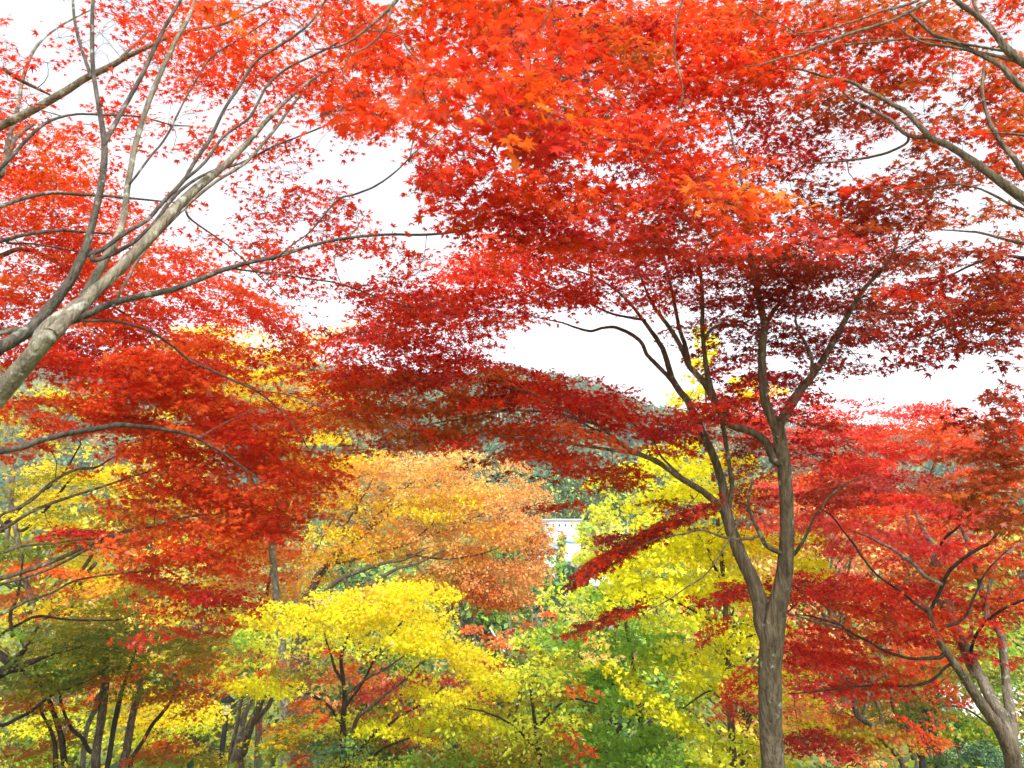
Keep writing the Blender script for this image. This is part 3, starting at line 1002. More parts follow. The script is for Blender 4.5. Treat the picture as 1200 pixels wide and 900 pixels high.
t.hole('700 0 0.1 0.1\n978 35 6 6\n1165 28 36 12 .9\n870 135 8 5\n830 130 18 10 .8\n945 150 34 10 .8\n1060 190 30 10 .7\n1000 115 20 8 .5\n1160 60 30 10 .6\n1070 125 16 10 .6\n870 100 8 6 .5\n1150 175 16 9 .7\n905 130 40 20 .75\n1100 80 14 10 .5\n1110 110 24 22 .85\n960 175 40 12 .9\n1010 170 40 12 .8\n1160 235 50 16 .8\n425 185 60 22 1\n440 215 40 40 1\n1120 275 80 22 .9\n660 216 9 7 1\n715 12 24 8 .8')
t.build()

# S: darker maple at the right edge, behind the overhanging boughs
t = Tree('maple_tree', 'brownish dark red maple filling the upper right edge below the overhanging boughs', 4.6, .5, .042, 'm5', pad=.24, twig=.6, seed=6, sparse=1.5)
t.limb('1520,1500,90 1430,980,80 1360,640,60 1300,420,40 1250,340,20 1215,310,9 1180,300,5 1140,310,4 1100,330,3 1060,345,2', 4.6, 4.7, M_DARK, 'trunk', ground_end=True, wob=.015)
t.limb('1300,420,24 1240,400,10 1200,385,5 1160,375,4 1120,380,3 1080,395,2', 4.6, 4.7, M_DARK)
t.limb('1360,640,30 1280,560,16 1230,520,10 1195,500,6 1165,495,4 1140,505,3', 4.6, 4.6, M_DARK)
t.reg('''
1150 310 55 20 0 1.2 BD
1270 340 60 50 0 1.1 BD
1290 450 60 40 0 1.0 BR
1290 560 60 40 0 1.1 BW
1100 300 40 12 0 .6 B
1130 335 65 16 0 1.7 BD
1180 340 30 30 0 1.5 BD
1080 345 50 12 0 1.2 BR
1130 365 70 14 0 1.9 DB
1170 375 35 18 0 1.7 DB
1070 375 50 12 0 1.4 BD
1100 398 55 12 0 1.6 D
1160 400 40 12 0 1.0 D
1080 418 50 9 0 1.0 D
1040 395 30 12 0 .8 D
1040 430 30 6 0 .4 D
1180 430 25 10 0 .5 DB
1165 250 40 16 0 .9 BW
1180 280 30 12 0 .8 BW
1185 480 30 22 0 1.3 BR
1175 510 40 16 0 1.5 BR
1150 530 40 12 0 1.1 B
1130 495 25 12 0 1.0 BD
1180 545 35 18 0 2.0 BW
1160 580 45 16 0 1.9 BW
1185 610 30 18 0 1.8 BW
1140 612 40 10 0 1.0 B
1180 460 22 12 0 .9 BR
''')
t.hole('1120 440 50 16 .9\n1100 455 60 14 .9\n1150 430 18 10 .7\n1110 300 20 10 .6')
t.build()

# D: maple at the bottom right with thick pale and dark stems
t = Tree('maple_tree', 'low spreading maple at the bottom right with three thick grey stems', 6.6, .6, .040, 'm5', pad=.28, twig=.9, seed=7, wscale=.68, sparse=1.15)
t.limb('1190,980,32 1188,900,28 1182,875,26 1168,850,20 1150,825,18 1132,797,16 1115,773,13 1103,755,11 1095,738,9 1090,722,8 1087,712,8', 6.0, 6.0, M_BARK, 'trunk', ground_end=True, wob=.015)
t.limb('1187,885,24 1185,850,20 1181,815,15 1177,780,13 1174,748,12 1168,735,11 1158,722,10', 6.1, 6.6, M_PALE, 'stem')
t.limb('1158,722,9 1152,700,9 1148,680,9 1140,655,8 1133,633,7 1126,618,6', 6.6, 7.0, M_PALE, 'stem')
t.limb('1184,868,20 1172,835,19 1160,815,19 1150,795,18 1140,775,15 1130,755,14 1122,738,12 1116,720,10', 6.15, 6.7, M_PALE, 'stem')
t.limb('1122,740,8 1128,755,6 1138,745,6 1138,728,6 1135,715,4', 6.6, 6.7, M_PALE)
t.limb('1090,715,6 1098,700,6 1105,685,6 1112,670,6 1122,660,6 1135,650,6 1150,641,6 1160,636,5 1172,620,5 1180,612,4 1200,602,4 1225,590,3', 6.0, 5.7, M_DARK)
t.limb('1102,770,7 1090,771,6 1070,772,5 1055,769,5 1035,762,5 1018,752,4 1000,743,4 985,733,4 967,727,4 950,722,3 933,720,2', 6.0, 6.0, M_DARK)
t.limb('1088,718,6 1070,705,5 1056,693,5 1040,683,4 1026,672,4 1012,655,4 1000,637,4 988,622,3 975,605,3 960,595,2', 6.0, 6.4, M_DARK)
t.limb('1100,745,5 1108,735,5 1122,730,5 1133,720,5 1138,708,4 1146,690,4 1150,680,4 1160,665,3 1180,645,2.5', 6.0, 6.0, M_DARK)
t.limb('1137,766,6 1142,748,5 1150,735,5 1160,725,5 1173,715,5 1188,708,4 1200,703,4 1225,695,3', 6.0, 5.8, M_DARK)
t.limb('1108,782,5 1095,795,5 1078,802,5 1055,804,4 1030,803,4 1000,805,3 960,810,2.5 925,813,2', 6.0, 6.2, M_DARK)
t.limb('1085,676,6 1072,662,6 1060,653,6 1045,643,5 1033,637,5 1020,630,4 1005,624,3 985,615,3 965,606,2', 7.2, 7.6, M_PALE)
t.limb('1140,790,8 1118,740,8 1100,705,8 1085,676,8', 6.7, 7.2, M_PALE)
t.limb('1096,655,12 1090,635,11 1082,620,9 1075,605,6 1062,580,4', 7.2, 7.6, M_PALE)
t.limb('1118,720,12 1108,690,12 1096,655,12', 6.7, 7.2, M_PALE)
t.limb('1100,655,5 1102,640,5 1108,630,5 1118,622,4 1125,615,3', 6.1, 6.0, M_DARK)
t.limb('1155,722,6 1165,665,6 1185,645,6 1200,636,6 1230,615,5', 6.6, 6.6, M_PALE)
t.reg('''
1040 600 70 18 4 1.1 RC 7.4
1260 680 50 40 0 1.1 RC
1260 780 40 24 0 .8 C
970 620 50 14 4 .9 RP 7.4
1030 650 60 14 6 1.0 RC 7.2
1060 590 60 12 0 1.1 RP 7.4
1120 600 50 18 0 1.3 RC 6.8
1090 640 45 14 0 1.4 RC
1150 650 45 14 0 1.3 RW
1180 665 35 14 0 1.3 BW
1100 675 55 14 0 2.0 RW
1060 690 50 12 4 2.0 CR
1010 690 60 14 4 2.2 RC
960 680 50 12 0 2.0 RD
1150 700 45 14 0 1.8 RB
1120 715 50 12 0 1.7 RB
1060 725 60 14 6 2.4 RC
1000 720 60 14 4 2.4 RW
960 745 50 14 4 1.6 RC
1180 725 35 12 0 1.5 RC
1130 745 40 8 0 .9 CR
1040 745 50 10 4 1.6 RC
1145 770 22 7 0 1.4 C
1190 775 18 6 0 1.4 C
1000 770 55 12 0 1.8 RC
945 770 40 12 0 1.6 CR
960 800 45 8 4 2.0 CP
1010 800 50 9 0 1.4 RW
1050 805 35 6 4 1.2 CR
1060 785 40 7 0 1.0 RW
940 870 40 9 0 2.2 D 6.4
985 880 30 6 0 1.0 C 6.6
1190 690 20 10 0 1.5 RW
1185 640 25 10 0 .9 RW
''')
t.hole('1010 660 34 12 .9\n1005 690 20 8 .6\n1165 720 20 10 .3')
t.build()

# T: rosy maples beyond
t = Tree('maple_tree', 'rosy red maple standing beyond the forked trunk, its top against the white sky', 11.5, 1.5, .050, 'm5', pad=.42, twig=1.3, seed=8)
t.limb('1062,960,15 1060,900,13 1040,872,13 1018,848,12 1005,838,11 1000,815,9 996,800,8 985,780,7 978,765,6 970,745,5 966,720,4', 11, 11, M_BARK, 'trunk', ground_end=True)
t.limb('1035,865,8 1030,830,6 1010,790,5 1000,760,4 990,700,4 1000,640,4', 11, 11.4, M_PALE)
t.limb('1010,840,6 1035,760,6 1055,700,5 1068,640,5 1055,590,5 1020,540,5 1000,525,5 985,510,4', 11, 12, M_PALE)
t.limb('1008,580,6 990,572,5 965,560,4 945,540,3', 11.4, 12, M_PALE)
t.limb('1030,548,7 1010,528,7 990,510,5 975,500,3', 11.5, 12, M_PALE)
t.limb('1068,640,5 1090,560,5 1100,520,4 1085,490,3', 11.5, 12)
t.limb('1040,760,5 1080,700,5 1110,640,5 1120,590,4 1118,550,3', 11.2, 12, M_PALE)
t.reg('''
1060 478 55 10 2 1.9 PR 12
1020 470 30 6 0 .9 C 12
1110 490 40 12 6 1.8 RP 12
1080 500 70 10 0 2.4 RF 11.6
1020 505 40 12 0 1.8 RC 11.4
1020 530 40 10 0 1.6 RD
1130 515 45 10 6 1.8 RF
1080 520 40 8 0 1.1 R
1100 535 50 9 0 .8 PR
1150 560 40 16 0 1.2 RP
1030 545 40 8 0 1.4 R
960 500 40 20 0 2.0 RC
920 480 50 20 0 1.4 CR
880 480 40 20 0 1.6 CP
875 505 36 18 0 1.8 C
950 515 50 14 0 1.6 RC
870 455 40 12 0 1.3 C
960 540 60 16 4 1.7 RC
940 570 60 14 0 1.7 PR
990 590 60 12 6 2.2 R
1010 555 60 12 6 2.2 RC
1040 575 60 12 4 2.4 D 10
1090 585 70 12 4 2.4 DB 10
1000 575 40 10 -6 1.6 D 10
960 610 60 12 0 1.9 PR
1050 615 60 14 0 1.8 RP
1010 520 50 12 0 2.0 RC
1060 535 30 8 0 1.3 R
1150 530 40 12 0 2.0 RB 8
1170 560 40 14 0 2.0 RW 8
1100 560 60 9 0 1.8 DB 9
1120 640 50 16 0 1.2 RP
900 600 30 30 0 1.3 R
1000 640 50 9 0 1.4 RP
950 640 40 14 0 1.5 RP
1080 655 50 12 0 1.4 P
1150 600 50 20 0 1.3 RP
960 770 60 18 0 1.3 RP
1000 800 50 20 0 1.4 RP
950 830 40 12 0 1.2 PT
900 840 30 30 0 .5 PT
1040 780 60 30 0 1.0 RE
1000 850 60 22 0 1.0 OE
1090 870 25 9 0 1.2 O
1060 850 40 12 0 1.0 OR
''')
t.hole('1075 545 24 9 .8\n1010 665 34 14 .9\n1090 545 30 10 .6\n1135 555 14 8 .5')
t.build()

# dark olive maple bottom right
t = Tree('maple_tree', 'olive green maple with forked pale stems beyond the bottom right maple', 12.5, 1.4, .048, 'm5', pad=.40, twig=1.3, seed=9)
t.limb('1075,960,13 1073,900,11 1069,880,11 1067,862,10 1064,850,8 1063,830,7 1066,810,7 1063,795,6 1056,775,5 1052,755,4 1050,740,4 1048,700,3', 12, 12, M_PALE, 'trunk', ground_end=True)
t.limb('1066,865,8 1055,845,7 1047,828,7 1042,805,6 1036,785,5 1022,760,5 1008,742,3', 12, 12.2, M_PALE)
t.limb('1070,850,6 1078,832,5 1088,818,4 1098,805,3 1112,790,2.5', 12, 12)
t.limb('1066,840,4 1100,828,4 1130,830,4 1160,850,3 1185,870,3', 12, 12, M_DARK)
t.reg('''
1060 820 40 12 0 1.2 HE
1100 800 40 14 0 1.7 HE
1090 770 50 16 0 1.2 EW
1130 830 40 10 0 1.0 HW
1040 840 30 22 0 1.6 EH
1110 840 30 8 0 .6 AO
1170 780 40 18 0 1.5 HG
1180 810 30 20 0 1.6 GH
1170 750 40 14 0 1.2 HG
1130 740 30 10 0 1.0 G
1000 830 30 18 0 1.0 EH
1030 870 30 18 0 1.5 EO
980 850 26 18 0 1.2 EO
1190 850 20 12 0 1.0 G
''')
t.hole('1135 862 45 22 1\n1190 842 20 8 1')
t.build()

# H: ginkgo
t = Tree('ginkgo_tree', 'lemon yellow ginkgo glowing behind the forked trunk', 12.5, 1.3, .066, 'gk', pad=.42, twig=1.2, flat=.45, seed=10)
t.limb('862,980,15 860,900,13 857,860,12 854,820,11 853,780,11 850,740,10 850,700,9 846,660,8 842,620,7 838,580,6 832,530,5 828,480,4 826,430,3 824,380,2', 12.5, 12.5, M_BARK, 'trunk', ground_end=True)
t.limb('850,740,6 820,720,4 780,700,3 740,690,2', 12.5, 12.0, M_DARK)
t.limb('846,680,6 835,660,5 828,640,4 815,625,3 800,615,2', 12.5, 12.2, M_DARK)
t.limb('850,760,5 890,740,4 920,720,3 950,690,2', 12.5, 12.2, M_DARK)
t.limb('855,820,5 840,815,4 830,810,3 800,830,2', 12.5, 12.2, M_DARK)
t.reg('''
825 410 14 30 0 1.2 N
828 470 24 20 0 .7 N
810 440 12 12 0 .5 N
790 470 14 10 0 .8 N
885 460 30 18 0 .8 NY
780 530 35 14 -10 1.6 N
760 555 40 16 -16 2.2 N
810 550 40 14 0 1.7 N
850 540 30 16 0 1.2 NY
745 578 30 12 -16 1.3 NL
790 590 50 18 -10 2.4 N
840 590 30 18 0 2.0 N
890 560 30 20 0 1.0 NY
780 640 50 18 -10 2.4 N
830 640 40 20 0 3.0 N
745 665 36 9 -14 1.7 N
870 640 30 18 0 2.4 NY
940 625 26 12 10 1.6 N
930 650 36 12 10 1.8 N
960 672 22 8 14 1.8 N
770 690 50 14 -6 2.2 N
830 690 45 18 0 2.6 N
880 680 30 16 0 2.0 N
795 725 55 12 6 1.6 NL
760 760 50 12 10 1.2 LG
820 770 50 16 0 2.2 NL
860 745 26 16 0 2.0 N
805 800 45 12 10 1.7 NL
730 790 40 7 22 1.6 N
760 815 40 8 22 1.9 N
790 845 45 9 20 2.0 N
830 862 45 12 10 1.6 NL
780 880 50 10 6 1.4 G
870 800 22 20 0 2.0 N
850 890 50 12 0 1.6 LN
940 820 36 10 6 1.8 NL
930 850 36 10 0 1.8 NL
965 845 26 10 -6 2.0 N
985 840 14 6 -10 1.6 N
930 790 22 22 0 1.2 NL
900 740 22 30 0 1.0 N
700 600 20 12 -10 .5 L
910 890 30 8 0 1.3 NL
''')
t.build()

# green ginkgo / lime broadleaf at bottom centre
t = Tree('young_tree', 'lime green broadleaf tree left of the yellow ginkgo', 14, 1.4, .082, 'gk', pad=.45, twig=1.2, flat=.4, seed=11)
t.limb('760,1000,12 757,900,10 752,860,9 748,820,8 742,780,7 735,740,6 728,700,5 722,660,4 716,630,3', 14, 14, M_BARK, 'trunk', ground_end=True)
t.limb('752,850,6 740,830,4 710,820,3 680,810,2', 14, 13.5, M_DARK)
t.limb('748,820,6 700,790,4 670,760,3 640,740,2', 14, 13.5, M_BARK)
t.limb('757,890,6 700,880,5 660,865,4 620,850,2', 14, 13.2, M_BARK)
t.reg('''
705 645 24 10 0 1.0 L
720 690 45 12 4 2.0 GL
680 630 10 8 0 .9 L
690 720 40 10 0 1.8 GL
720 720 40 9 0 1.2 LG
650 700 20 12 0 .7 L
710 755 50 14 0 2.2 G
650 745 26 12 10 1.3 G
630 765 26 10 20 1.4 GL
620 745 16 6 30 1.4 LG
670 780 50 10 20 1.7 G
700 800 45 14 10 2.2 G
740 830 40 12 10 1.8 GL
660 830 40 16 0 1.1 GE
700 860 45 9 20 2.0 G
740 885 60 9 8 2.2 G
640 870 36 14 0 1.0 GE
600 800 30 12 20 .9 EL
690 895 70 8 0 1.8 G
760 750 30 14 0 1.3 G
770 850 30 14 0 1.0 G
640 900 40 8 0 1.4 G
''')
t.build()

# speckled yellow-green bush left of it, red shrubs
t = Tree('young_tree', 'speckled yellow green tree with narrow leaves at bottom centre', 11.5, 1.0, .066, 'ov', pad=.36, twig=1.0, flat=.4, seed=12)
t.limb('640,1000,11 634,900,9 630,870,8 626,840,6 622,810,5 618,790,4', 11.5, 11.5, M_DARK, 'trunk', ground_end=True)
t.limb('632,880,5 600,850,4 570,835,3 545,830,2', 11.5, 11, M_DARK)
t.limb('630,850,5 665,820,4 700,825,3', 11.5, 11, M_DARK)
t.reg('''
640 800 45 18 0 1.8 LE
600 830 45 18 0 2.0 LE
660 840 40 16 0 1.6 EL
560 850 45 16 0 2.0 LE
610 870 50 18 0 2.0 EL
680 720 22 20 0 1.1 SL
700 760 24 20 0 1.0 SL
660 775 30 14 0 1.2 LE
540 830 30 14 0 1.6 EL
570 885 50 14 0 1.4 E
660 880 30 14 0 1.0 ER
680 810 30 12 0 .9 OE
650 860 20 10 0 .7 CR
590 790 30 14 0 1.4 YL
''')
t.build()

# K: golden maple, centre-left bottom
t = Tree('maple_tree', 'golden yellow maple with arching dark stems at bottom centre left', 11.8, 1.0, .053, 'm5', pad=.36, twig=1.1, flat=.45, seed=13, sparse=1.0, wscale=.7)
t.limb('402,1000,17 402,900,13 402,880,12 402,850,10 404,820,8 402,795,7 400,770,6 408,745,5 416,720,4 428,700,3', 11.8, 11.8, M_DARK, 'trunk', ground_end=True)
t.limb('402,880,10 412,860,8 420,840,7 433,830,6 450,815,5 470,800,4 490,780,3 505,770,2', 11.8, 11.6, M_BARK)
t.limb('402,800,6 393,785,5 388,768,4 382,750,3 378,730,2', 11.8, 11.7, M_DARK)
t.limb('402,890,9 420,880,7 438,860,6 455,850,5 470,838,4 495,825,3 520,805,2', 11.8, 11.3, M_DARK)
t.limb('397,845,6 388,830,5 375,820,5 360,812,4 345,806,3 333,800,2', 11.8, 11.5, M_DARK)
t.limb('402,900,9 425,895,7 445,880,5 460,872,4 480,865,3', 11.8, 11.3, M_DARK)
t.limb('404,830,6 425,800,4 440,770,4 455,750,4 470,730,3 485,715,2.5 498,708,2', 11.8, 11.5, M_DARK)
t.limb('405,815,5 430,795,4 450,785,3 480,765,3 500,762,2', 11.8, 11.4, M_BARK)
t.reg('''
490 695 45 9 4 2.6 YNY
520 698 18 6 0 2.4 YNY
460 700 40 12 -10 2.2 YN
420 705 45 14 0 2.2 YNS
370 712 50 10 -6 2.2 NY
320 718 36 8 -10 2.6 YN
330 735 45 9 0 2.0 YN
410 728 60 10 6 2.4 NY
480 720 50 12 6 2.4 YNY
350 755 45 9 0 1.6 NL
430 752 60 10 4 2.0 NNL
500 745 45 12 6 2.2 YN
520 765 50 12 14 2.6 YNY
550 765 30 9 14 2.6 YNY
560 790 36 9 20 2.6 YNY
580 805 30 8 24 2.4 YNY
470 782 40 7 10 1.0 NL
380 778 50 8 0 1.0 LO
300 748 45 8 0 1.7 GL
275 780 40 9 0 1.7 GL
300 800 45 9 4 2.2 YN
280 801 25 6 0 2.2 YNY
330 808 30 7 10 1.6 LGN
345 790 30 9 0 1.3 GE
530 815 40 10 8 2.4 YNY
490 812 36 7 0 1.8 YN
540 838 45 8 8 2.4 YN
500 840 40 10 0 1.7 NL
580 850 30 10 10 2.0 YN
460 830 24 7 0 1.0 EY
420 845 50 7 0 1.6 LGN
440 855 45 6 6 2.2 YN
480 860 30 6 14 1.8 YNY
400 865 30 7 0 1.6 GE
440 897 70 7 -4 2.0 LGN
540 885 40 9 0 1.0 LGN
500 900 50 7 0 1.5 G
''')
t.build()

# mid orange leaves low left of K
t = Tree('maple_tree', 'amber and green maple low behind the slender lamp post', 12, 1.0, .052, 'm5', pad=.40, twig=1.2, seed=14, wscale=.6)
t.limb('308,1000,26 280,900,22 284,880,20 292,855,17 300,835,13 310,815,9 316,800,6', 12, 12, M_BARK, 'trunk', ground_end=True)
t.limb('278,930,20 273,900,17 278,875,15 283,850,13 290,830,10 297,812,8 302,795,6', 12, 12.2, M_PALE, 'stem')
t.limb('269,900,10 272,875,9 278,850,8 282,825,6 288,800,5', 12, 12.1, M_BARK, 'stem')
t.limb('284,880,10 296,850,9 308,835,9 316,825,9 322,805,7', 12, 12.3, M_BARK)
t.limb('312,960,14 320,890,9 325,865,8 331,845,8 340,828,6 350,812,5 360,800,4 372,790,3', 13, 13, M_PALE, 'stem')
t.reg('''
330 830 40 8 -6 1.4 OAP
320 850 30 8 0 1.3 OA
350 850 30 14 0 1.6 EL
300 870 24 10 0 1.2 YE
350 880 45 14 0 1.5 EG
330 865 30 8 0 1.4 AY
350 890 16 7 0 1.8 O
365 870 25 10 0 1.0 HJ
250 880 30 14 0 1.2 YE
240 800 26 14 0 1.4 OW
260 820 14 8 0 1.4 PR
230 780 40 12 0 1.2 OE
380 800 30 10 0 1.2 OS
370 760 30 8 0 1.0 OS
400 890 50 14 0 1.2 HJ
450 870 50 14 0 1.1 HJ
290 835 20 6 0 .6 PR
310 790 40 10 0 1.0 PO
''')
t.hole('265 845 18 45 .9\n290 855 20 26 .6')
t.build()

# L: olive/orange maple bottom left
t = Tree('maple_tree', 'olive and rust maple with many slim dark stems in the bottom left corner', 9.5, .9, .041, 'm5', pad=.36, twig=1.1, seed=15, wscale=.85)
t.limb('112,1000,17 112,900,12 113,880,11 116,860,10 119,840,11 121,820,12 123,800,11 124,785,9 126,765,6', 9.5, 9.5, M_BARK, 'trunk', ground_end=True)
t.limb('80,930,13 76,900,8 73,870,8 68,850,7 61,830,6 55,815,5 48,800,4 40,780,3', 9.6, 9.4, M_DARK, 'stem')
t.limb('66,920,8 65,880,6 62,863,5 56,848,4 50,838,4 46,825,3', 9.5, 9.3, M_DARK, 'stem')
t.limb('105,880,6 96,865,5 85,855,5 78,842,4 72,825,4 70,810,3', 9.5, 9.3, M_DARK)
t.limb('128,930,9 126,900,7 130,875,7 134,850,7 138,830,7 142,812,6 148,795,4 155,775,4 160,760,3', 9.7, 9.6, M_DARK, 'stem')
t.limb('142,930,12 143,900,11 149,875,11 153,850,10 158,828,9 163,812,8 166,795,6', 10, 10.2, M_BARK, 'stem')
t.limb('150,930,8 153,895,6 160,880,6 168,868,5 178,850,5 188,838,5 198,825,4 208,805,3', 10, 10, M_DARK, 'stem')
t.limb('97,930,8 98,880,6 103,850,6 112,830,8 116,815,8', 9.8, 9.9, M_PALE)
t.limb('0,765,8 8,775,10 18,772,10 30,760,6 38,745,5 45,735,3', 9.0, 9.0, M_DARK)
t.limb('-60,930,26 -30,860,20 -10,800,16 8,785,14 22,782,11 38,775,8 58,768,4 72,764,3 100,756,2.5', 9.0, 9.0, M_DARK)
t.limb('0,850,5 20,842,5 38,832,5 60,815,4 85,805,3 110,795,2', 9.0, 9.0, M_DARK)
t.limb('0,745,4 25,730,4 45,722,4 70,725,3 100,727,3 140,726,2.5 160,718,2 178,714,2', 9.0, 9.2, M_DARK)
t.limb('15,745,5 12,720,5 20,700,4 25,670,3 27,650,3', 9.0, 9.0)
t.reg('''
40 700 60 12 0 .6 EW
30 740 50 12 0 1.2 EG
90 750 60 12 0 2.2 EH
60 770 50 12 0 2.2 HHG
130 740 60 12 0 2.2 EH
170 760 60 14 0 2.4 EH
110 775 50 10 0 2.2 HG
30 800 50 14 0 2.4 HE
80 800 45 10 0 2.0 H
170 790 60 12 0 2.2 HEW
210 745 45 10 0 2.0 EHW
150 700 50 10 0 1.2 EG
190 690 40 9 0 .9 E
120 710 40 10 0 1.0 EH
20 825 40 12 0 1.7 HW
210 780 40 10 0 1.6 EO
220 810 40 12 0 1.6 WO
180 815 35 9 0 1.0 WE
230 835 30 14 0 1.3 WO
40 825 40 6 0 .8 W
90 828 25 5 0 1.3 O
60 850 30 8 0 .7 EW
40 875 45 12 -20 1.1 EW
20 890 40 12 0 1.4 WE
180 885 30 12 -10 1.3 WE
200 870 30 10 0 1.2 WO
230 890 40 10 0 1.3 EW
100 880 20 10 0 .4 EW
150 730 60 20 0 .8 E
250 760 40 12 0 1.2 EA
''')
t.hole('266 842 24 40 .95\n130 875 25 14 1\n90 845 50 16 .5')
t.build()

# the pale double trunk behind it and the yellow crown at left
t = Tree('broadleaf_tree', 'yellow tree with a stout pale double trunk behind the bottom left maple', 15, 1.5, .066, 'm5', pad=.55, twig=1.5, seed=16, wscale=.9)
t.limb('72,1000,26 75,900,20 76,870,19 74,850,18 72,835,18 68,815,14 60,790,10 50,760,8 42,720,7 30,680,7 22,640,7 15,600,6 8,560,5', 15, 15, M_PALE, 'trunk', ground_end=True)
t.limb('82,890,14 92,865,14 90,850,12 100,835,9 105,820,8 110,800,7 120,770,6', 15, 15, M_PALE, 'stem')
t.limb('8,640,7 12,600,6 15,560,5 12,520,4 20,480,3', 15, 15.2, M_PALE, 'stem')
t.limb('60,720,5 85,690,6 95,670,6 105,655,5 115,635,3', 14, 14, M_BARK, 'stem')
t.limb('80,720,6 88,700,7 100,675,6 112,660,5', 14.2, 14.4, M_BARK)
t.limb('0,620,4 30,590,4 70,560,3 95,520,2', 14, 14.4, M_DARK)
t.limb('30,620,4 60,590,4 90,555,3 120,545,2', 14.2, 14.4, M_DARK)
t.reg('''
30 480 60 30 0 .9 EY
90 460 30 20 0 .9 EL
60 540 60 20 0 1.5 YE
90 570 60 20 0 1.9 Y
40 590 50 16 0 1.5 YE
110 600 60 16 0 1.7 YE
50 625 60 14 0 1.6 EY
20 650 40 16 0 1.4 EH
120 640 60 12 0 1.2 EY
90 670 60 16 0 2.0 OAY
60 700 60 16 0 1.7 OY
130 690 45 12 0 1.7 OA
30 720 40 14 0 1.5 YO
110 720 50 10 0 1.2 OA
130 560 50 14 0 1.0 YE
60 840 70 14 0 1.4 LEE
40 870 60 20 0 1.9 LGE
20 840 40 14 0 1.5 YJ
180 830 60 18 0 1.8 Y
150 810 50 10 0 1.2 YA
110 800 60 16 0 1.2 YO
200 860 50 12 0 1.5 YL
180 890 60 12 0 1.5 EG
100 890 60 10 0 .6 LE
100 780 90 16 0 1.1 YE
30 770 50 16 0 1.1 YE
0 440 30 20 0 .9 YE
''')
t.hole('130 877 22 9 1\n90 460 10 10 .5')
t.build()

# yellow tree seen through the red leaves, upper left of centre
t = Tree('broadleaf_tree', 'tall bright yellow tree showing through gaps in the scarlet leaves', 16, 1.6, .07, 'm5', pad=.55, twig=1.4, seed=17)
t.limb('330,1000,20 335,860,16 330,760,14 322,680,12 315,600,10 312,540,8 322,480,6 338,420,4 345,380,3', 16, 16, M_PALE, 'trunk', ground_end=True)
t.limb('318,640,8 350,560,6 380,500,4 400,440,3', 16, 16)
t.limb('315,600,8 270,520,6 230,460,4 210,400,3', 16, 16)
t.reg('''
350 405 40 22 0 1.0 YS
300 410 60 26 0 1.5 Y
250 400 50 20 0 1.3 Y
210 415 40 18 0 1.3 Y
370 440 45 30 0 1.4 YS
320 450 60 22 0 1.6 Y
260 450 50 20 0 1.3 Y
340 490 60 22 0 1.7 Y
230 470 60 20 0 1.0 Y
370 520 45 26 0 1.8 Y
300 560 60 24 0 1.4 YA
360 570 45 16 0 1.4 YA
270 620 60 30 0 1.3 YAO
200 600 60 30 0 1.1 YE
390 400 30 20 0 .5 S
420 480 30 30 0 .6 S
''')
t.hole('390 410 30 14 .7')
t.build()

# warm orange tree behind (300,640)
t = Tree('broadleaf_tree', 'soft orange tree between the scarlet maple and the golden maple', 18, 1.6, .075, 'ov', pad=.55, twig=1.2, seed=18)
t.limb('300,1000,15 303,860,12 305,800,10 306,740,8 312,700,6 320,660,5 325,630,3', 18, 18, M_BARK, 'trunk', ground_end=True)
t.reg('''
300 660 50 20 0 2.4 AO
330 640 40 18 0 2.4 AO
310 690 60 16 0 2.4 AT
270 650 40 18 0 1.8 AY
350 690 30 14 0 2.0 TA
290 720 40 14 0 2.0 OA
340 660 26 18 0 1.8 OT
240 690 40 16 0 1.2 AY
260 760 50 20 0 1.4 OE
340 770 60 16 0 1.2 OS
''')
t.build()

# J: zelkova: yellow at its left, salmon at its right, fans of thin branches
t = Tree('zelkova_tree', 'wide vase shaped tree, yellow at its left turning salmon orange at its right', 24, 2.2, .09, 'ov', pad=.5, twig=2.4, flat=.3, seed=19, wscale=.9, sparse=1.25, clump=1.2)
t.limb('345,1000,30 350,860,26 352,760,24 356,720,20 362,695,14 375,672,10 392,652,9 410,640,7 432,620,6 460,600,4 490,575,3', 24, 24, M_BARK, 'trunk', ground_end=True)
t.limb('352,735,14 370,705,10 385,690,9 400,678,9 425,668,7 450,660,6 475,655,4 505,640,3', 24, 23, M_PALE, scale=.75)
t.limb('350,730,12 345,690,8 352,668,8 365,650,7 380,625,5 400,590,4 420,560,3 435,540,2', 24, 24, M_PALE, scale=.75)
t.limb('362,690,8 380,662,7 395,640,5 408,610,4 420,590,4 430,575,3 442,550,2', 24, 23, M_BARK, scale=.75)
t.limb('414,700,9 425,690,8 440,682,7 455,672,5 470,665,4 490,660,3 520,645,2.5', 24, 23, M_PALE)
t.limb('400,660,6 430,650,5 470,640,4 500,620,3 525,595,2.5 540,575,2 560,560,1.5', 24, 23, M_BARK, scale=.75)
t.limb('430,620,5 460,585,4 490,560,3 515,545,2', 24, 23.5, M_BARK, scale=.75)
t.limb('470,640,4 510,625,3 550,610,3 585,590,2', 24, 23, M_PALE)
t.limb('480,650,4 520,655,3 560,650,3 590,640,2', 24, 23, M_BARK, scale=.75)
t.limb('350,650,4 365,610,4 380,585,3 395,560,2', 24, 24, M_PALE, scale=.75)
t.limb('490,665,3 510,690,3 515,700,2', 24, 23, M_PALE)
t.limb('418,600,4 418,575,3 418,560,2', 24, 23, M_BARK, scale=.75)
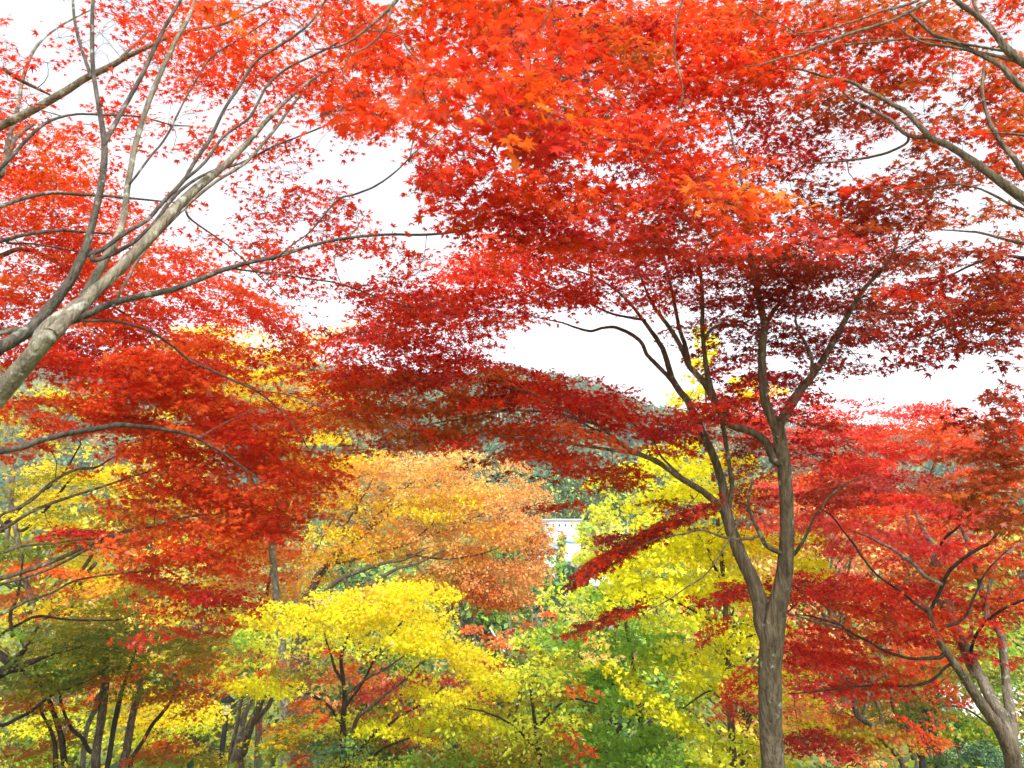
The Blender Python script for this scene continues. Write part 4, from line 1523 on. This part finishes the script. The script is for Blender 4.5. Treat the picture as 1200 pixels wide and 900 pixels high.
t.reg('''
400 560 40 20 0 1.3 AS
440 545 40 14 0 1.3 AS
420 530 40 10 0 1.0 YA
380 600 40 22 0 .9 YA
420 590 40 20 0 1.1 YA
440 620 45 20 0 1.2 YA
400 640 45 20 0 1.2 YA
370 670 30 20 0 .8 YA
440 650 40 16 0 1.3 YA
480 560 50 22 0 1.5 AST
530 550 50 22 0 1.9 ST
500 590 50 22 0 1.9 YYAS
480 625 45 18 0 1.5 AT
550 590 50 24 0 2.2 TASY
560 535 50 10 0 .5 S
610 560 30 14 30 .5 T
645 610 12 30 0 .35 T
470 530 40 8 0 .5 S
600 580 36 20 0 1.9 TT
602 622 28 24 0 2.2 T
560 630 50 22 0 2.2 TAS
520 655 50 16 0 1.7 TAA
580 670 45 18 0 2.2 T
622 668 20 16 0 2.0 T
560 700 45 12 0 2.2 TOW
530 680 40 14 0 1.8 TAW
605 700 26 12 0 2.0 TOW
632 640 14 18 0 1.6 TW
500 680 40 10 0 .9 AY
455 690 30 10 0 .9 A
470 540 30 14 0 .6 T
520 530 30 8 0 .8 T
430 700 40 14 0 1.2 YA
380 720 60 14 0 1.0 YA
''')
t.hole('590 645 18 9 .8\n450 565 20 8 .7\n560 620 10 8 .4')
t.build()

# brownish shrubby oak at (600,740)
t = Tree('broadleaf_tree', 'thin russet tree among the bare poles in the centre', 34, 2.5, .16, 'ov', pad=.9, twig=1.3, flat=.5, seed=20)
t.limb('636,900,8 634,820,7 632,780,6 632,750,5 628,720,4', 34, 34, M_PALE, 'trunk', ground_end=True)
t.reg('''
620 730 24 10 0 1.2 TB
640 745 20 12 0 1.2 BT
600 745 24 7 0 1.6 OT
575 750 20 6 0 1.4 TO
650 720 20 12 0 1.0 TO
615 760 30 8 0 .6 B
560 740 20 7 0 1.0 TO
''')
t.build()

# crimson shrubs low in the centre
t = Tree('maple_tree', 'small wine red maple low behind the golden maple', 15, 1.2, .07, 'm5', pad=.4, twig=1.2, seed=21)
t.limb('465,1000,9 466,900,8 468,860,6 470,820,5 472,790,3', 15, 15, M_BARK, 'trunk', ground_end=True)
t.limb('466,880,5 500,830,4 540,800,3 570,780,2', 15, 15)
t.reg('''
430 790 40 14 0 1.3 TDW
470 800 40 14 0 1.3 DWT
420 815 45 12 0 1.2 DT
500 800 30 12 0 1.0 DE
560 780 36 8 0 1.0 DE
590 785 20 6 0 1.4 CD
530 800 30 10 0 1.2 D
460 850 60 22 0 .8 WE
520 870 60 20 0 1.0 WE
550 815 40 9 0 1.0 CD
390 840 30 16 0 .9 OW
''')
t.build()
# ------------------------------------------------------------------ middle distance: evergreens, poles, houses
def simple_tree(name, label, px, top_py, d, width_px, pal, leaf, tpl='ov', n=1500, shape='round', bottom_py=None, group=None, mat=None, trunk_w=6, bark=None, seed=0, flat=.4, cat='tree'):
    """a separate tree at distance d: tapered trunk, a handful of limbs, crown of leaf clumps"""
    r = np.random.default_rng(900 + seed)
    top = P(px, top_py, d)
    gx, gy = top[0], top[1]
    gz = float(ground(gx, gy))
    base = np.array([gx, gy, gz])
    H = top[2] - gz
    R = width_px * .5 * d / F_PX
    zc0 = gz + H * .25 if bottom_py is None else max(gz + .3, P(px, bottom_py, d)[2])
    e = empty(name, base)
    tag(e, label, cat, group)
    tr = trunk_w * .5 * d / F_PX
    pts = np.array([[gx, gy, gz - .2], [gx + r.normal(0, .1), gy, gz + H * .35], [gx + r.normal(0, .2), gy, gz + H * .7], [gx, gy, gz + H * .95]])
    p, ra = smooth_path(pts, np.array([tr * 1.2, tr, tr * .6, tr * .2]), 5, .05, r)
    v, q, t_ = tube(p, ra, 8, .04, r)
    mesh_from('trunk', v, tris=t_, quads=q, mat=bark or M_BARK, smooth=True, origin=base, parent=e)
    ncl = max(10, n // 45)
    zz = r.random(ncl)
    if shape == 'cone':
        rr = (1 - zz) ** .8 + .06
    elif shape == 'column':
        rr = np.sin(np.clip(zz, .02, .98) * np.pi) ** .35 * .8 + .1
    else:
        rr = np.sqrt(np.clip(1 - (2 * zz - 1) ** 2, .05, 1))
    a = r.random(ncl) * 2 * np.pi
    rad = rr * R * np.sqrt(r.uniform(.25, 1, ncl)) * r.uniform(.85, 1.1, ncl)
    c = np.stack([gx + np.cos(a) * rad, gy + np.sin(a) * rad, zc0 + zz * (top[2] - zc0)], 1)
    # limbs to the clumps
    st = np.stack([np.full(ncl, gx), np.full(ncl, gy), c[:, 2] - rad * .6 - .2], 1)
    st[:, 2] = np.maximum(st[:, 2], gz + .3)
    tt = np.array([0, .5, 1])[None, :, None]
    path = st[:, None] + (c - st)[:, None] * tt
    path[:, 1, 2] += rad * .1
    lr = np.tile(np.array([tr * .3, tr * .18, tr * .07]), (ncl, 1))
    v, q = many_tubes(path, lr, 4)
    mesh_from('branches', v, quads=q, mat=bark or M_BARK, origin=base, parent=e)
    per = n // ncl
    idx = np.repeat(np.arange(ncl), per); m = len(idx)
    cr = R * (.34 if shape != 'cone' else .2) * r.uniform(.7, 1.3, ncl)
    off = r.normal(0, .5, (m, 3)) * cr[idx][:, None] * np.array([1, 1, .55])
    pos = c[idx] + off
    base_c = np.array([PAL[x][r.integers(len(PAL[x]))] for x in r.choice(list(pal), ncl)])[idx]
    own = np.array([PAL[x][r.integers(len(PAL[x]))] for x in r.choice(list(pal), 64)])[r.integers(64, size=m)]
    col = (base_c * .6 + own * .4) * r.uniform(.75, 1.15, m)[:, None]
    nr = r.normal(0, .6, (m, 3)) + np.array([0, -.1, flat]) + off / (cr[idx][:, None] + 1e-6) * .4
    tip = r.normal(0, 1, (m, 3)) + np.array([0, 0, -.4])
    leaf_mesh('crown', pos, nr, tip, leaf * r.uniform(.6, 1.4, m), np.clip(col, .004, .94), tpl, mat or M_FAR, base, e)
    return e


simple_tree('conifer_tree', 'dark green cedar behind the bare poles in the centre', 545, 640, 52, 90, 'KJH', .40, n=2600, shape='cone', bottom_py=760, seed=1, trunk_w=4, bark=M_PALE)
simple_tree('conifer_tree', 'dark cedar right of the bare poles, below the small houses', 635, 672, 60, 70, 'KJ', .42, n=2400, shape='cone', bottom_py=760, seed=2, trunk_w=4, bark=M_PALE)
simple_tree('conifer_tree', 'narrow pointed green tree in front of the white building', 657, 618, 88, 20, 'JGS', .5, n=900, shape='cone', bottom_py=700, seed=3, trunk_w=3)
simple_tree('conifer_tree', 'dark evergreen just beneath the pale gabled house', 668, 664, 75, 44, 'KJ', .45, n=2000, shape='round', bottom_py=720, seed=4, trunk_w=4)
simple_tree('broadleaf_tree', 'green tree rising through the left side of the salmon crown', 430, 660, 45, 160, 'JGK', .35, n=3000, shape='round', bottom_py=800, seed=5, trunk_w=7)
simple_tree('broadleaf_tree', 'mid green tree behind the salmon crown', 590, 620, 50, 120, 'JGH', .36, n=3000, shape='round', bottom_py=730, seed=6, trunk_w=6)
simple_tree('broadleaf_tree', 'pale lime tree on the slope left of the ginkgo top', 705, 600, 70, 60, 'LSG', .42, n=2000, shape='round', bottom_py=680, seed=7, trunk_w=4)
simple_tree('broadleaf_tree', 'pale lime tree right of the small white house', 765, 610, 60, 90, 'GJL', .42, n=2200, shape='round', bottom_py=740, seed=8, trunk_w=5)
simple_tree('broadleaf_tree', 'lime tree beneath the small white house', 700, 690, 45, 110, 'GJG', .34, n=2600, shape='round', bottom_py=790, seed=9, trunk_w=6)
simple_tree('broadleaf_tree', 'green and yellow tree in the shade behind the left stems', 60, 600, 30, 260, 'HEYG', .24, n=5200, shape='round', bottom_py=900, seed=10, trunk_w=12)
simple_tree('broadleaf_tree', 'green tree behind the amber maple near the lamp post', 240, 700, 32, 220, 'EYGH', .24, n=5200, shape='round', bottom_py=920, seed=11, trunk_w=10)
simple_tree('broadleaf_tree', 'dark green tree low in the middle behind the wine red maple', 420, 780, 30, 200, 'JHKE', .22, n=5000, shape='round', bottom_py=960, seed=12, trunk_w=10)
simple_tree('broadleaf_tree', 'yellowish tree low in the middle right of the wine red maple', 600, 775, 28, 190, 'EGHJ', .22, n=5200, shape='round', bottom_py=960, seed=13, trunk_w=9)
simple_tree('broadleaf_tree', 'leafy green tree behind the lime green broadleaf', 720, 720, 26, 190, 'GGJH', .20, n=6500, shape='round', bottom_py=960, seed=14, trunk_w=9)
simple_tree('broadleaf_tree', 'yellow green tree filling in behind the ginkgo trunk', 850, 640, 26, 200, 'NLTG', .20, n=6500, shape='round', bottom_py=940, seed=15, trunk_w=9)
simple_tree('broadleaf_tree', 'blush pink tree behind the rosy maple', 960, 560, 24, 170, 'PTRS', .18, n=7000, shape='round', bottom_py=880, seed=16, trunk_w=9)
simple_tree('broadleaf_tree', 'orange and green tree behind the pale stems of the bottom right maple', 1060, 600, 26, 150, 'PTGE', .18, n=5500, shape='round', bottom_py=830, seed=17, trunk_w=9)
simple_tree('broadleaf_tree', 'dull green tree behind the right edge maple', 1190, 620, 22, 170, 'GELT', .18, n=5500, shape='round', bottom_py=850, seed=18, trunk_w=9)
simple_tree('broadleaf_tree', 'faded gold tree left of the yellow tree', 190, 520, 26, 170, 'YEAS', .2, n=5200, shape='round', bottom_py=760, seed=19, trunk_w=9)

# bare thinned poles in the centre: slender trunks, nearly leafless
r = np.random.default_rng(55)
proto = None
for k in range(13):
    px = 552 + k * 9.0 + r.uniform(-3, 3); d = r.uniform(44, 56)
    tp = P(px, r.uniform(690, 735), d)
    g = float(ground(tp[0], tp[1])); H = tp[2] - g
    if proto is None:
        e = empty('slim_tree', (tp[0], tp[1], g))
        pts = np.array([[0, 0, -.2], [.05, 0, 3], [.0, .05, 7], [.12, 0, 12]])
        p, ra = smooth_path(pts, np.array([.11, .095, .075, .03]), 5, .1, r)
        v, q, t_ = tube(p, ra, 7, .03, r)
        mesh_from('trunk', v, tris=t_, quads=q, mat=M_PALE, smooth=True, parent=e)
        z0 = np.linspace(4, 11.6, 22); aa = r.random(22) * 6.28; L = r.uniform(.5, 1.3, 22)
        path = np.stack([np.stack([np.cos(aa) * L * s, np.sin(aa) * L * s, z0 + L * s * .5], 1) for s in (0, .5, 1)], 1)
        v, q = many_tubes(path, np.tile([.02, .014, .008], (22, 1)), 3)
        mesh_from('branches', v, quads=q, mat=M_PALE, parent=e)
        proto = e; base_h = 12.0
    else:
        e = proto.copy(); link(e)
        for ch in list(proto.children):
            c = ch.copy(); link(c); c.parent = e
        e.location = (tp[0], tp[1], g)
    s = H / 12.0
    e.scale = (1, 1, s)
    e.rotation_euler = (0, math.radians(r.uniform(-2, 2)), r.uniform(0, 6))
    tag(e, 'slender bare grey tree in the thinned stand at the centre', 'tree', 'slender bare trees in the thinned stand')

a, b = P(578, 742, 42), P(606, 788, 41)
v, q, t_ = tube(np.array([a + (a - b) * .15, a, b, b + (b - a) * .6]), [.045] * 4, 8)
tag(mesh_from('leaning_pole', v, tris=t_, quads=q, mat=M_POLE, smooth=True), 'thin white pole leaning in front of the bare trees', 'pole')

# ------------------------------------------------------------------ bamboo grove on the far slope, in front of the wood
def bamboo_protos():
    out = []
    for k in range(4):
        r = np.random.default_rng(300 + k)
        e = empty('bamboo', (0, 0, 0))
        pts = np.array([[0, 0, -.3], [.05, 0, 3.5], [.1, .1, 7], [.5, .1, 10.5], [1.2, 0, 12.3]])
        p, ra = smooth_path(pts, np.array([.15, .14, .11, .06, .02]), 4, .03, r)
        v, q, t_ = tube(p, ra, 6)
        mesh_from('culm', v, tris=t_, quads=q, mat=M_CULM, smooth=True, parent=e)
        m = 520
        z = r.uniform(0, 1, m)
        cen = np.stack([z * 1.1, 0 * z, 5.6 + z * 7.2], 1)
        w = 1.7 * np.sin(np.clip(z, .05, .97) * np.pi) ** .6
        pos = cen + r.normal(0, .55, (m, 3)) * np.stack([w, w, .5 + 0 * w], 1)
        col = np.array([PAL[c][r.integers(3)] for c in r.choice(list('JJJLK'), m)]) * r.uniform(.8, 1.3, m)[:, None]
        leaf_mesh('crown', pos, r.normal(0, .5, (m, 3)) + np.array([0, -.3, .7]), r.normal(0, 1, (m, 3)), .55 * r.uniform(.6, 1.4, m), np.clip(col, .01, .9), 'ov', M_FAR, (0, 0, 0), e)
        out.append(e)
    return out


protos = bamboo_protos()
used = set()
r = np.random.default_rng(77)
spots = []
for px in np.arange(600, 738, 3.4):
    spots.append((px + r.uniform(-2, 2), 138 + r.uniform(-2, 6)))
for px in np.arange(560, 660, 5.5):
    spots.append((px + r.uniform(-2, 2), 268 + r.uniform(-3, 6)))
for i, (px, y) in enumerate(spots):
    k = i % 4
    x = (px - 600) / F_PX * y * 1.02
    if k in used:
        e = protos[k].copy(); link(e)
        for ch in list(protos[k].children):
            c = ch.copy(); link(c); c.parent = e
    else:
        e = protos[k]; used.add(k)
    e.location = (x, y, float(ground(x, y)) - .1)
    e.rotation_euler = (0, 0, r.uniform(0, 6.28))
    s = r.uniform(.85, 1.15) * (1.5 if y > 200 else 1.0)
    e.scale = (s, s, s)
    near = y < 200
    tag(e, 'pale stemmed bamboo in the row above the white building' if near else 'pale stemmed bamboo in the row high on the wooded hill', 'bamboo',
        'bamboo above the white building' if near else 'bamboo high on the hill')

# ------------------------------------------------------------------ far wood on the hill: one mass
def far_forest():
    r = np.random.default_rng(42)
    pos, nrm, size, col = [], [], [], []
    n = 3600
    y = 145 + 320 * r.random(n) ** .9
    x = r.uniform(-.8, .8, n) * y
    x[:500] = r.uniform(-.05, .25, 500) * y[:500]
    cols = np.array([(.06, .14, .06), (.10, .20, .08), (.05, .11, .06), (.14, .22, .08), (.2, .2, .07), (.38, .24, .07), (.16, .24, .12)])
    w = np.array([.22, .18, .2, .15, .09, .06, .10])
    for i in range(n):
        if y[i] < 160 and abs(x[i] - 8) < 30 and y[i] < 150: continue
        g = float(ground(x[i], y[i]))
        h = r.uniform(5, 10); R = r.uniform(2.2, 4.2)
        m = 90 if y[i] < 300 else 60
        u = r.normal(0, 1, (m, 3)); u /= np.linalg.norm(u, axis=1)[:, None]
        u[:, 2] = np.abs(u[:, 2]) * r.choice([1, 1.0, 1.0, -1], m)
        rad = R * r.uniform(.75, 1.1, m)[:, None]
        pos.append(np.array([x[i], y[i], g + h * .6]) + u * rad * np.array([1, 1, h / R * .45]))
        nrm.append(u + r.normal(0, .35, (m, 3)))
        size.append(np.full(m, 1.35) * r.uniform(.6, 1.3, m))
        c = cols[r.choice(7, p=w)] * r.uniform(.65, 1.35)
        col.append(c[None] * r.uniform(.7, 1.3, m)[:, None])
    pos, nrm, size, col = np.vstack(pos), np.vstack(nrm), np.concatenate(size), np.vstack(col)
    o = leaf_mesh('forest', pos, nrm, r.normal(0, 1, pos.shape), size, np.clip(col, .01, .8), 'ov', M_FAR, (0, 0, 0), None)
    tag(o, 'blue green wood covering the far hill', None, None, 'stuff')


far_forest()

# low scrub between the houses and on the near slope
def scrub(name, label, xr, yr, n, pal, size, h):
    r = np.random.default_rng(len(label))
    x = r.uniform(*xr, n); y = r.uniform(*yr, n)
    z = ground(x, y) + h * r.random(n) ** 1.5
    col = np.array([PAL[c][r.integers(3)] for c in r.choice(list(pal), 200)])[r.integers(200, size=n)] * r.uniform(.6, 1.1, n)[:, None]
    o = leaf_mesh(name, np.stack([x, y, z], 1), r.normal(0, .6, (n, 3)) + np.array([0, -.2, .8]), r.normal(0, 1, (n, 3)) + np.array([0, 0, .3]),
                  size * r.uniform(.5, 1.5, n), np.clip(col, .004, .9), 'ov', M_LEAF, (0, 0, 0), None)
    tag(o, label, None, None, 'stuff')


scrub('undergrowth', 'low mixed undergrowth on the near slope', (-20, 20), (9, 34), 60000, 'GHELGJ', .14, .45)
scrub('undergrowth', 'bushy undergrowth on the valley side round the houses', (-40, 90), (84, 150), 60000, 'JGLHS', .7, 1.8)

# ------------------------------------------------------------------ houses
def box(v0, v1):
    x0, y0, z0 = v0; x1, y1, z1 = v1
    v = np.array([(x0, y0, z0), (x1, y0, z0), (x1, y1, z0), (x0, y1, z0), (x0, y0, z1), (x1, y0, z1), (x1, y1, z1), (x0, y1, z1)], float)
    q = np.array([(0, 3, 2, 1), (4, 5, 6, 7), (0, 1, 5, 4), (1, 2, 6, 5), (2, 3, 7, 6), (3, 0, 4, 7)])
    return v, q


def add_box(name, v0, v1, mat, parent):
    v, q = box(v0, v1)
    return mesh_from(name, v, quads=q, mat=mat, parent=parent)


def gable(name, w, dp, z0, h, mat, parent, over=.5, th=.18):
    """two roof slopes with thickness, ridge along x"""
    prof = [(-dp / 2 - over, z0 - over * h / (dp / 2)), (0, z0 + h), (dp / 2 + over, z0 - over * h / (dp / 2))]
    low = [(a, z - th) for a, z in prof]
    v = []
    for xx in (-w / 2 - over, w / 2 + over):
        v += [(xx, a, z) for a, z in prof] + [(xx, a, z) for a, z in low]
    q = [(0, 1, 7, 6), (1, 2, 8, 7), (3, 9, 10, 4), (4, 10, 11, 5), (0, 6, 9, 3), (2, 5, 11, 8), (0, 3, 4, 1), (1, 4, 5, 2), (6, 7, 10, 9), (7, 8, 11, 10)]
    return mesh_from(name, np.array(v, float), quads=np.array(q), mat=mat, parent=parent)


def house(px, py_base, d, w, dp, h, roof_h, label, roofmat, wallmat, windows, rot=0, blue=False, dots=0):
    c = P(px, py_base, d)
    g = float(ground(c[0], c[1]))
    z0 = min(c[2], g + 3)
    e = empty('house', (c[0], c[1], z0)); e.rotation_euler[2] = rot
    tag(e, label, 'house')
    add_box('wall', (-w / 2, -dp / 2, -4), (w / 2, dp / 2, h), wallmat, e)
    # gable ends
    v = [(-w / 2, -dp / 2, h), (-w / 2, dp / 2, h), (-w / 2, 0, h + roof_h), (w / 2, -dp / 2, h), (w / 2, dp / 2, h), (w / 2, 0, h + roof_h)]
    mesh_from('gable', np.array(v, float), tris=np.array([(0, 1, 2), (3, 5, 4)]), quads=np.array([(0, 2, 5, 3), (1, 4, 5, 2)]), mat=wallmat, parent=e)
    gable('roof', w, dp, h + .12, roof_h, roofmat, e)
    for (x, z, ww, hh) in windows:
        fr = add_box('window', (x - ww / 2, -dp / 2 - .06, z - hh / 2), (x + ww / 2, -dp / 2 - .003, z + hh / 2), M_WHITE, e)
        add_box('pane', (x - ww / 2 + .08, -dp / 2 - .08, z - hh / 2 + .08), (x + ww / 2 - .08, -dp / 2 - .062, z + hh / 2 - .08), M_GLASS, fr)
    if blue:
        add_box('shutter', (-w * .12, -dp / 2 - .09, .1), (w * .42, -dp / 2 - .003, h * .38), M_BLUE, e)
    return e


def flat_building(px, py_top, py_bot, d, w_px, label):
    """the white block with a row of small dark vents along its top"""
    a, b = P(px, py_top, d), P(px, py_bot, d)
    w = w_px * d / F_PX; h = a[2] - b[2]
    e = empty('white_building', (a[0], a[1], b[2]))
    tag(e, label, 'building')
    add_box('wall', (-w / 2, 0, -5), (w / 2, 9, h), M_WHITE, e)
    add_box('roof', (-w / 2 - .3, -.3, h + .004), (w / 2 + .3, 9.3, h + .22), M_WROOF, e)
    for k in range(6):
        x = -w / 2 + w * (k + .5) / 6
        add_box('window', (x - .16, -.06, h - .95), (x + .16, -.003, h - .5), M_GLASS, e)
    add_box('shutter', (w * .02, -.10, .15), (w * .44, -.003, h * .30), M_BLUE, e)
    add_box('annexe', (-w / 2 - 1.6, -1.5, -5), (-w / 2 - .003, 6, h * .42), M_WHITE, e)
    return e


flat_building(659, 610, 638, 124, 42, 'long white building with a row of small dark vents below its roof')
house(640, 640, 118, 4.2, 4.5, 1.8, 1.6, 'small white house with a dark gable at the left end of the long building', M_ROOF, M_WHITE, [(-1, .9, .9, .9), (1, .9, .9, .9)], rot=1.2)
house(677, 660, 104, 7.5, 5, 1.2, 1.5, 'low house with a pale grey roof below the long white building', M_WROOF, M_WHITE, [(-2, .4, 1, .8), (2, .4, 1, .8)], rot=.3)
house(724, 682, 88, 3.2, 4, 1.9, 1.2, 'narrow white house under the dark red spray', M_WROOF, M_WHITE, [(-.8, .9, .7, .9), (.8, .9, .7, .9)], rot=.4)
house(1160, 846, 36, 5.5, 4, .8, .9, 'low pale roofed building behind the stems at the bottom right', M_WROOF, M_WHITE, [(-1.5, .2, .7, .5), (1.5, .2, .7, .5)], rot=.2)

# ------------------------------------------------------------------ lamp post
top = P(265.5, 819, 17.5)
g = float(ground(top[0], top[1])); H = top[2] - g
e = empty('lamp_post', (top[0], top[1], g))
tag(e, 'slender black lamp post with a flat cap in front of the leaning trunks', 'lamp post')
v, q, t_ = tube(np.array([[0, 0, -.1], [0, 0, H * .5], [.03, 0, H - .34]]), [.062, .06, .055], 12); mesh_from('pole', v, tris=t_, quads=q, mat=M_BLACK, smooth=True, parent=e)
v, q, t_ = tube(np.array([[0, 0, 0], [0, 0, .12]]), [.11, .09], 12); mesh_from('base_flange', v, tris=t_, quads=q, mat=M_BLACK, parent=e)
v, q, t_ = tube(np.array([[.03, 0, H - .33], [.03, 0, H - .07]]), [.075, .085], 12); mesh_from('lamp_glass', v, tris=t_, quads=q, mat=M_LAMPGLASS, parent=e)
v, q, t_ = tube(np.array([[.03, 0, H - .066], [.03, 0, H - .02], [.03, 0, H + .02]]), [.16, .16, .09], 16); mesh_from('cap', v, tris=t_, quads=q, mat=M_BLACK, parent=e)

# ------------------------------------------------------------------ garden shrubs at the bottom right
def shrub(px, py, d, w, h, label, pal, seed, leaf=.05, n=5000):
    r = np.random.default_rng(seed)
    c = P(px, py, d); g = float(ground(c[0], c[1]))
    zt = c[2]; zb = min(g, zt - h)
    base = np.array([c[0], c[1], g])
    e = empty('shrub', base); tag(e, label, 'shrub')
    path = []
    for k in range(10):
        a = r.random() * 6.28; q_ = r.uniform(.3, .8)
        path.append([(0, 0, -.05), (math.cos(a) * w * .2 * q_, math.sin(a) * w * .2 * q_, (zt - g) * .4), (math.cos(a) * w * .4 * q_, math.sin(a) * w * .4 * q_, (zt - g) * .8)])
    v, q = many_tubes(np.array(path), np.tile([.03, .02, .01], (10, 1)), 5)
    mesh_from('stems', v, quads=q, mat=M_DARK, parent=e)
    u = r.normal(0, 1, (n, 3)); u /= np.linalg.norm(u, axis=1)[:, None]
    hz = (zt - g)
    pos = np.array([0, 0, hz * .45]) + u * np.array([w / 2, w / 2, hz * .55]) * (r.uniform(.72, 1.03, n)[:, None]) * (1 + .05 * np.sin(u[:, :1] * 9))
    pos[:, 2] = np.abs(pos[:, 2])
    col = np.array([PAL[x][r.integers(3)] for x in r.choice(list(pal), n)]) * r.uniform(.7, 1.2, n)[:, None]
    leaf_mesh('foliage', pos + base, u + r.normal(0, .5, (n, 3)), r.normal(0, 1, (n, 3)), leaf * r.uniform(.6, 1.4, n), np.clip(col, .004, .9), 'ov', M_LEAF, base, e)


shrub(1112, 884, 15, .95, .5, 'clipped round dark shrub on the grass at the bottom right', 'KHK', 1, .045)
shrub(1150, 868, 18, 1.1, .7, 'loose grey green bush right of the clipped round shrub', 'KJJ', 2, .06)
shrub(1150, 862, 30, 5.5, 2.0, 'long leafy hedge in front of the low pale roofed building', 'GKJ', 3, .12, 7000)
simple_tree('pine_tree', 'small cloud pruned pine with a black trunk at the bottom right', 1077, 838, 14.5, 44, 'KKJ', .09, n=2600, shape='round', bottom_py=868, seed=31, trunk_w=11, bark=M_DARK)
simple_tree('young_tree', 'small fresh green tree on the lawn left of the low pale roofed building', 1119, 838, 22, 46, 'GJL', .11, n=1500, shape='round', bottom_py=866, seed=32, trunk_w=2.5)
simple_tree('young_tree', 'small bright green tree by the right edge stems', 1152, 842, 24, 50, 'GL', .11, n=1500, shape='round', bottom_py=872, seed=33, trunk_w=2.5)

# ------------------------------------------------------------------ haze: the air of the valley
def haze():
    v, q = box((-620, -100, -12), (620, 760, 190))
    o = mesh_from('haze', v, quads=q)
    m, nt, out = new_mat('haze')
    pv = nt.nodes.new('ShaderNodeVolumePrincipled')
    pv.inputs['Color'].default_value = (.93, .96, 1, 1)
    pv.inputs['Density'].default_value = .0006
    nt.links.new(pv.outputs[0], out.inputs['Volume'])
    o.data.materials.append(m)
    tag(o, 'thin pale haze in the air of the valley', kind='stuff')


haze()
print('leaves', N_LEAVES)
